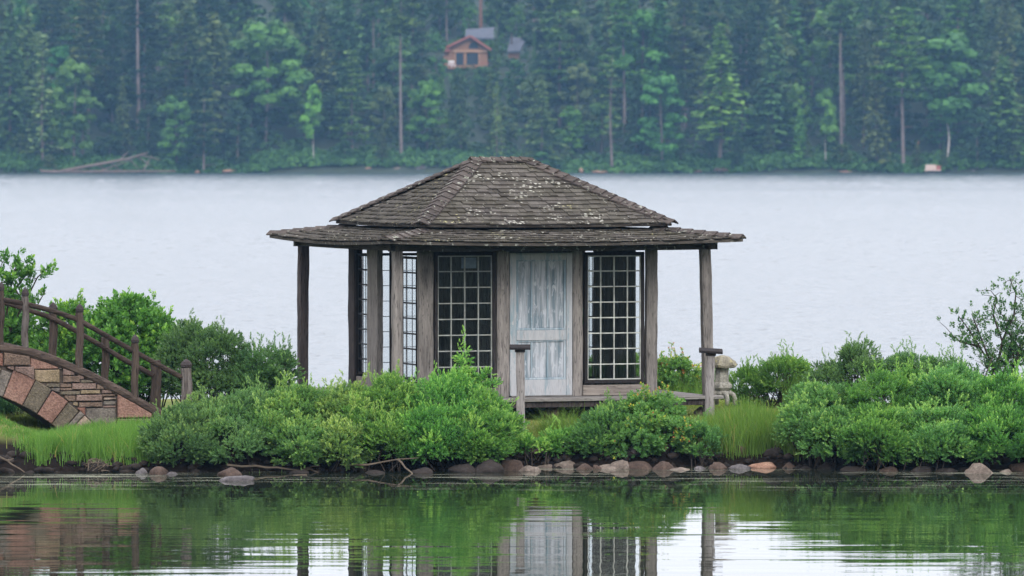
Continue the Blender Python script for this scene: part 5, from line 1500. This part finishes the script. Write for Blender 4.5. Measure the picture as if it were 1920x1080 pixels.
# ------------------------------------------------------------------ grasses
def XY(px, z): return xx(px, z), z + CY
def reg(p0, p1, z0, z1, n, h0, h1):
    return (xx(p0, (z0 + z1) / 2), xx(p1, (z0 + z1) / 2), z0 + CY, z1 + CY, n, h0, h1)
grass_patch('sedge_grass', 'tall bright green sedge in front of the bridge foot', [reg(40, 110, 76.9, 77.6, 500, .14, .26), reg(-70, 60, 77.5, 78.4, 1500, .05, .12), reg(62, 300, 76.5, 77.5, 5600, .26, .38), reg(90, 330, 77.8, 78.7, 3500, .12, .24), reg(-40, 80, 77.8, 78.6, 1200, .06, .14)], M['grass'], lean=.30, wd=.011, cap=([-7.8, -7.2, -6.75, -6.4, -5.9, -5.4], [1.0, .84, .50, .50, .60, .66]))
grass_patch('sedge_grass', 'tall bright green sedge on the bank right of the lantern', [reg(1325, 1500, 77.85, 78.8, 6000, .36, .50), reg(1310, 1520, 78.5, 79.6, 2600, .2, .34), reg(1488, 1512, 77.2, 77.7, 500, .6, .85), reg(1530, 1545, 77.0, 77.4, 60, .4, .6)], M['grass'], lean=.30, wd=.011)
grass_patch('grass_tuft', 'feathery grass tuft under the deck edge', [reg(1015, 1085, 78.5, 79.0, 900, .22, .42)], M['grass'], lean=.6, wd=.008, kind='stuff')
grass_patch('bank_grass', 'yellowish dry grass under the bridge arch', [reg(-60, 75, 78.7, 80.6, 4000, .06, .16)], M['lawn'], lean=.4, wd=.009)
grass_patch('lawn_grass', 'short yellowish lawn around the pavilion', [(-4.6, 9.5, -4.7, 5.8, 60000, .03, .065), (-.2, .6, -4.7, -3.2, 3500, .03, .08), (2.2, 5.0, -3.5, 3.5, 16000, .03, .09)], M['lawn'], lean=.5, wd=.010, segs=2)
grass_patch('back_reeds', 'thin reeds behind the lantern along the rear bank', [reg(1480, 1510, 83, 84, 400, .4, .65), reg(1240, 1330, 86, 87.2, 500, .3, .55)], M['grass'], lean=.2, wd=.009)
grass_patch('water_reeds', 'few thin reeds standing in the shallow water at left', [reg(470, 480, 76.2, 76.5, 5, .22, .4), reg(512, 520, 76.1, 76.3, 6, .2, .36), reg(534, 540, 76.1, 76.3, 4, .2, .34)], M['grass'], lean=.15, wd=.012, zmin_=-2)

# ------------------------------------------------------------------ driftwood, twigs
def branch(name, label, limbs, r, mat='twig_pale', group='fallen branches along the bank'):
    b = Vector(limbs[0][0]); o = empty(name, b); tag(o, label, 'branch', group); mb = MB()
    for limb in limbs:
        k = len(limb); pts = []
        for i in range(k - 1):
            for t in (0, .5): pts.append(Vector(limb[i]).lerp(Vector(limb[i + 1]), t) + (Vector((0, random.gauss(0, .01), random.gauss(0, .008))) if t else Vector()))
        pts.append(Vector(limb[-1])); n = len(pts)
        mb.tube([p - b for p in pts], [r * (1 - .6 * i / (n - 1)) for i in range(n)], 6, .1)
    mb.build('wood', M[mat], o)
W = lambda px, py, dz=0: tuple(at(px, py, F * HC / (886 - HY) + dz))
branch('fallen_branch', 'long pale fallen branch beside the reeds over the dark bank', [[W(425, 872), W(480, 874), W(520, 877), W(563, 883), W(576, 878), W(600, 874)], [W(563, 883), W(580, 880), W(600, 888)]], .017)
branch('fallen_branch', 'second pale branch lying low on the water under the reeds', [[W(430, 905, -.7), W(500, 897, -.7), W(545, 893, -.7), W(575, 891, -.7)]], .014)
branch('fallen_branch', 'grey forked branch leaning into the pond under the big bush', [[W(640, 872), W(690, 872), W(745, 862), W(785, 859)], [W(745, 862), W(760, 878, -.1), W(773, 888, -.3), W(752, 908, -.7)]], .016)
branch('fallen_branch', 'thin pale twig slanting over mud at the left picture edge', [[W(-15, 850, -.2), W(12, 864, -.2), W(30, 876, -.3), W(45, 886, -.3)], [W(12, 864, -.2), W(25, 860, -.2)]], .016)
branch('driftwood_plank', 'reddish broken driftwood plank lying on stones below the sedge', [[A(1300, 860, 77.9), A(1330, 856, 77.9), A(1352, 851, 77.8)], [A(1302, 856, 78.0), A(1340, 857, 77.9)]], .02, 'log_post')
for i, (px, w_) in enumerate(((640, 60), (700, 60), (760, 50), (470, 60), (1620, 60), (1720, 60))):
    limbs = []
    for k in range(5):
        p = px + random.uniform(-w_, w_); limbs.append([W(p, 840, .4), W(p + random.uniform(-12, 12), 862, .2), W(p + random.uniform(-25, 25), 884, -.1)])
    branch('hanging_twigs', ['dark twigs under the shrub before the left veranda post', 'dark twigs under the bright shrub below the lattice windows', 'dark twigs right of the grey forked branch', 'dark twigs in the hollow above the pale fallen branch', 'dark twigs under the left part of the right bank shrubs', 'dark twigs under the middle of the right bank shrubs'][i], limbs, .007, 'twig', 'twigs drooping over the bank')
# twig heap
th = empty('twig_heap', W(181, 886)); tag(th, 'little heap of dark twigs at the water edge below the left sedge', 'twig heap')
me = rock_mesh('soil_mound', M['rk_dark'], 55); o = bpy.data.objects.new('soil_mound', me); link(o, th); o.scale = (.13, .12, .12); o.location = (0, .08, .04)
for k in range(46):
    a = random.uniform(0, 6.28); e = random.uniform(-.2, 1.2); l_ = random.uniform(.08, .2)
    c = Vector((random.gauss(0, .06), random.gauss(.03, .05), abs(random.gauss(.10, .05)))); d = Vector((math.cos(a), math.sin(a) * .6, e * .5)).normalized() * l_ / 2
    MB().tube([c - d, c + Vector((0, 0, .01)), c + d], [.006, .005, .003], 5).build('twig', M['twig_pale'], th)
# iris flower
fl = empty('iris_flower', at(345, 775, 78.2)); tag(fl, 'purple and white flower beside the bridge newel post', 'flower')
MB().tube([(0, 0, -.15), (0, 0, .05)], .004, 5).build('stem', M['grass'], fl)
M['petal'] = plain_mat('purple_petal', (.28, .07, .20), .6, .3, 20, 0); M['petal2'] = plain_mat('white_petal', (.7, .62, .66), .6, .1, 20, 0)
for k in range(7):
    a = k * .9; mb = MB(); d = np.array([math.cos(a), math.sin(a), .25]); sd2 = np.array([-math.sin(a), math.cos(a), 0])
    mb.add(leaf_quad(np.array([0, 0, .05]), d, sd2, .075, .05), [(0, 1, 2, 3)]).build('petal', M['petal'] if k % 3 else M['petal2'], fl)

# ------------------------------------------------------------------ far shore: cabin, dock, rocks, driftwood
zc = 960.0
def c3(px, py, dz=0.0): return Vector((xx(px, zc), zc + dz + CY, hh(py, zc)))
cb = c3(875, 128); cabin = empty('cabin', cb); tag(cabin, 'cedar cabin with gabled front, arched window and grey roof in the far forest', 'cabin')
M['cedar'] = wood_mat('cedar_siding', (.25, .14, .09), (.17, .095, .06), 'x'); M['croof'] = plain_mat('blue_grey_shingles', (.065, .068, .085), .8, .2, 1, .02)
M['cdark'] = plain_mat('cabin_dark_glass', (.02, .028, .04), .25, .2, 1, 0); M['cwhite'] = plain_mat('white_chair_plastic', (.6, .6, .6), .5, .05, 1, 0); M['ctrim'] = plain_mat('reddish_trim', (.24, .085, .07), .7, .15, 1, 0)
def cl(px, py, dz=0.0): return c3(px, py, dz) - cb
def cbox(name, p0, p1, t, b, d0, d1, mat, parent=cabin):
    a, q = cl(p0, b), cl(p1, t); return MB().box(a.x, q.x, d0, d1, a.z, q.z).build(name, M[mat], parent)
x0, x1 = cl(832, 0).x, cl(914, 0).x; zt = cl(0, 93).z; za = cl(0, 70).z; xm = cl(882, 0).x
# gable wall as a pentagon prism
V = [(x0, 0, 0), (x1, 0, 0), (x1, 0, zt), (xm, 0, za), (x0, 0, zt)]; V += [(x, 9, z) for x, _, z in V]
mk('gable_wall', V, [(0, 1, 2, 3, 4), (9, 8, 7, 6, 5), (0, 5, 6, 1), (1, 6, 7, 2), (2, 7, 8, 3), (3, 8, 9, 4), (4, 9, 5, 0)], M['cedar'], cabin)
def roof_slab(xa, zaa, xb, zbb, name):
    d = Vector((xb - xa, 0, zbb - zaa)); n = Vector((-d.z, 0, d.x)).normalized() * .25
    if n.z < 0: n = -n
    a, b = Vector((xa, -1.0, zaa)), Vector((xb, -1.0, zbb)); V = [a, b, b + n, a + n]; V += [v + Vector((0, 11, 0)) for v in V]
    mk(name, V, [(0, 1, 2, 3), (7, 6, 5, 4), (0, 4, 5, 1), (1, 5, 6, 2), (2, 6, 7, 3), (3, 7, 4, 0)], M['croof'], cabin)
    t = Vector((0, -.06, 0)); V = [a + t - n * .3, b + t - n * .3, b + t + n * 1.05, a + t + n * 1.05]; V += [v + Vector((0, .05, 0)) for v in V]
    mk('barge_board', V, [(0, 1, 2, 3), (7, 6, 5, 4), (0, 4, 5, 1), (1, 5, 6, 2), (2, 6, 7, 3), (3, 7, 4, 0)], M['ctrim'], cabin)
roof_slab(xm, za + .1, x1 + .55, zt - .15, 'roof'); roof_slab(xm, za + .1, x0 - .6, zt - .25, 'roof')
# rear cross ridge
rb = MB(); a = cl(872, 55, 9); b = cl(916, 53, 9); rb.V = [(a.x, 4, za + .1), (b.x + 1.5, 4, za - .1), (b.x + 1.5, 9.2, b.z + .4), (a.x, 9.2, a.z + .2)]; rb.F = [(0, 1, 2, 3)]; rb.V += [(x, y, z - .25) for x, y, z in rb.V]; rb.F += [(7, 6, 5, 4), (0, 4, 5, 1), (1, 5, 6, 2), (2, 6, 7, 3), (3, 7, 4, 0)]
rb.build('rear_roof', M['croof'], cabin)
for p0, p1, t, b in ((855, 869, 100, 122), (875, 897, 100, 121)):
    cbox('window', p0, p1, t, b, -.06, -.01, 'cdark')
aw = MB(); c_ = cl(888, 91.5); n = 10
ar = [(c_.x + .85 * math.cos(math.pi * i / n), -.05, c_.z + 1.15 * math.sin(math.pi * i / n)) for i in range(n + 1)]
aw.V = ar + [(x, -.01, z) for x, _, z in ar]; aw.F = [tuple(range(n + 1)), tuple(range(2 * n + 1, n, -1))] + [(i, i + n + 1, i + n + 2, i + 1) for i in range(n)]
aw.build('arched_window', M['cdark'], cabin)
M['cedar_l'] = plain_mat('light_cedar_post', (.33, .20, .125), .7, .1, 1, 0)
for p in (854, 872, 898): cbox('porch_post', p - 1, p + 1, 98, 128, -.28, -.12, 'cedar_l')
cbox('porch_beam', 850, 914, 94, 98, -.30, -.10, 'cedar_l')
cbox('deck_platform', 826, 918, 127, 130, -2.4, 0, 'cedar')
cbox('deck_rail', 826, 852, 118, 119.5, -2.4, -2.3, 'ctrim'); cbox('deck_rail', 900, 918, 118, 119.5, -2.4, -2.3, 'ctrim')
for p in range(826, 853, 3): cbox('baluster', p, p + .7, 119.5, 127, -2.38, -2.32, 'ctrim')
cbox('side_roof', 828, 844, 93, 97, -1.0, 4, 'ctrim')
wing = empty('cabin_wing', c3(966, 110, 3)); tag(wing, 'small right wing of the cabin with blue grey roof behind trees', 'building')
wb = c3(966, 110, 3)
V = []
for px, py, d in ((951, 96, 0), (975, 95, 0), (987, 70, 4), (957, 68, 4)): q = c3(px, py, 3 + d) - wb; V.append((q.x, q.y, q.z))
V += [(x, y, z - .3) for x, y, z in V]
mk('roof', V, [(0, 1, 2, 3), (7, 6, 5, 4), (0, 4, 5, 1), (1, 5, 6, 2), (2, 6, 7, 3), (3, 7, 4, 0)], M['croof'], wing)
MB().box((c3(953, 0) - wb).x, (c3(974, 0) - wb).x, .3, 5, 0, (c3(0, 97, 3) - wb).z).build('wall', M['cedar'], wing)
MB().box((c3(958, 0) - wb).x, (c3(961, 0) - wb).x, 2, 2.6, 2, (c3(0, 62, 3) - wb).z).build('chimney', M['rk_brown'], wing)
for i, (px, lab) in enumerate(((843, 'white plastic chair on the cabin deck, left one'), (850, 'white plastic chair on the cabin deck beside the dark window'))):
    b = c3(px, 127, -1.6); ch = empty('deck_chair', b, .4 * i); tag(ch, lab, 'chair', 'white chairs on the cabin deck')
    MB().box(-.28, .28, -.28, .28, .42, .48).build('seat', M['cwhite'], ch); MB().box(-.28, .28, .22, .28, .5, 1.15).build('backrest', M['cwhite'], ch)
    for sx in (-1, 1):
        for sy in (-1, 1): MB().box(sx * .25 - .03, sx * .25 + .03, sy * .25 - .03, sy * .25 + .03, 0, .42).build('leg', M['cwhite'], ch)
# dock box and pale boards
def simple_far(name, label, cat, px, py, w, h, d, mat, z=ZS, lift=0.0):
    b = at(px, py, z); b.z = max(.15, b.z); o = empty(name, b); tag(o, label, cat)
    return o
M['dockw'] = wood_mat('pale_dock_boards', (.58, .46, .40), (.40, .30, .26), 'x')
dk = simple_far('small_dock', 'small pale wooden dock platform below the white trunked birch', 'dock', 1750, 320, 0, 0, 0, None, 901)
MB().box(-1.4, 1.1, -1.2, 1.0, 0, .12).build('platform', M['dockw'], dk)
MB().box(-1.35, .35, -1.25, -1.18, .13, .95).build('front_panel', M['dockw'], dk); MB().box(.4, 1.05, -1.2, -1.14, .13, .8).build('side_panel', M['ctrim'], dk)
for sx in (-1.3, 0, 1.0): MB().box(sx - .06, sx + .06, -1.1, -.98, -.5, 0).build('pile', M['trunk'], dk)
dk2 = simple_far('shore_steps', 'low pale wooden steps at the waterline below the big yellowish cedar', 'steps', 1351, 321, 0, 0, 0, None, 902)
for k in range(3): MB().box(-1.2 + .15 * k, 1.2 - .15 * k, -.8 + .4 * k, .6, .2 * k, .2 * k + .18).build('step', M['rk_brown'], dk2)
lp = empty('leaning_post', at(1718, 305, 905)); tag(lp, 'orange brown leaning dead stem beside the large white pine', 'dead stem')
MB().tube([(0, 0, -.8), (.1, 0, 1.5), (.35, 0, 3.5)], [.13, .11, .07], 6).build('stem', M['trunk_red'], lp)
# fallen tree on far shore
ft = empty('fallen_tree', at(215, 321, 901)); tag(ft, 'bleached fallen tree with upturned branches on the far shore', 'fallen tree')
mb = MB(); q = lambda px, py, d=0: at(px, py, 901 + d) - Vector(ft.location)
mb.tube([q(75, 318), q(78, 321), q(100, 322), q(330, 321)], [.12, .2, .22, .12], 6)
mb.tube([q(115, 321), q(180, 309), q(240, 298), q(278, 286)], [.25, .22, .18, .08], 6)
for (a, b, c, d) in ((180, 309, 200, 320), (205, 304, 225, 320), (240, 298, 262, 318), (255, 293, 285, 312), (262, 291, 300, 300), (225, 301, 240, 285), (190, 320, 250, 300), (270, 318, 285, 292)):
    mb.tube([q(a, b), q((a + c) / 2, (b + d) / 2 - 1, 1), q(c, d, 1.5)], [.12, .09, .05], 5)
M['drift'] = plain_mat('bleached_driftwood', (.13, .098, .088), .85, .25, 1, .02)
mb.build('wood', M['drift'], ft)
fr_ = [(640, 316, 12, 8, 'rk_brown'), (690, 316, 20, 9, 'rk_pink'), (712, 318, 14, 7, 'rk_pale'), (745, 316, 18, 9, 'rk_pale'), (788, 314, 26, 14, 'rk_grey'), (815, 318, 14, 8, 'rk_grey'), (840, 316, 12, 9, 'rk_grey'), (1090, 318, 8, 8, 'rk_pink'), (1125, 321, 34, 4, 'rk_pink'), (1160, 321, 20, 4, 'rk_brown'), (370, 322, 10, 5, 'rk_pink'), (430, 318, 26, 4, 'rk_pink'), (1310, 320, 16, 5, 'rk_brown'), (1585, 321, 30, 4, 'rk_pink'), (1825, 320, 12, 5, 'rk_grey')]
ws_ = ['small brown rock left of the reddish ones', 'reddish flat rock with green moss beside it', 'pale rock in the middle of the pinkish group', 'pale rock near the bright green shore plants', 'large pale grey rock, biggest left of the pavilion roof', 'grey rock just right of the largest one', 'greyish rock closest to the pavilion roof', 'small upright pink rock right of the pavilion roof', 'long low pink ledge below the half dead pine', 'short brown ledge right of the long pink one', 'small pink rock right of the bleached fallen tree', 'thin pink ledge some way right of the fallen tree', 'brown rock left of the pale shore steps', 'thin pink ledge below the tall bare trunked pine', 'small grey rock right of the small dock']
for i, ((px, py, w, h, mt), lab) in enumerate(zip(fr_, ws_)):
    o = bpy.data.objects.new('shore_rock', rock_mesh('shore_rock', M[mt], 90 + i, sub=2)); link(o); o.location = (xx(px, 902), 902.5 + CY, max(.15, hh(py, 902) * .6)); k2 = 902 / F
    o.scale = (w / 2 * k2 * 1.2, 1.0, h * k2 * .8); tag(o, lab, 'rock', 'rocks on the far shore')

# ------------------------------------------------------------------ haze
hb_ = MB().box(-520, 520, -520, 1150, -4.5, 120).build('haze', bpy.data.materials.new('air_haze'))
tag(hb_, kind='stuff'); m = hb_.data.materials[0]; m.use_nodes = True; nt = m.node_tree; nt.nodes.clear()
ou = N(nt, 'ShaderNodeOutputMaterial'); pv = N(nt, 'ShaderNodeVolumePrincipled')
pv.inputs['Color'].default_value = (.27, .54, .88, 1); pv.inputs['Density'].default_value = .00013; pv.inputs['Anisotropy'].default_value = 0.0
L(nt, pv.outputs[0], ou.inputs['Volume'])
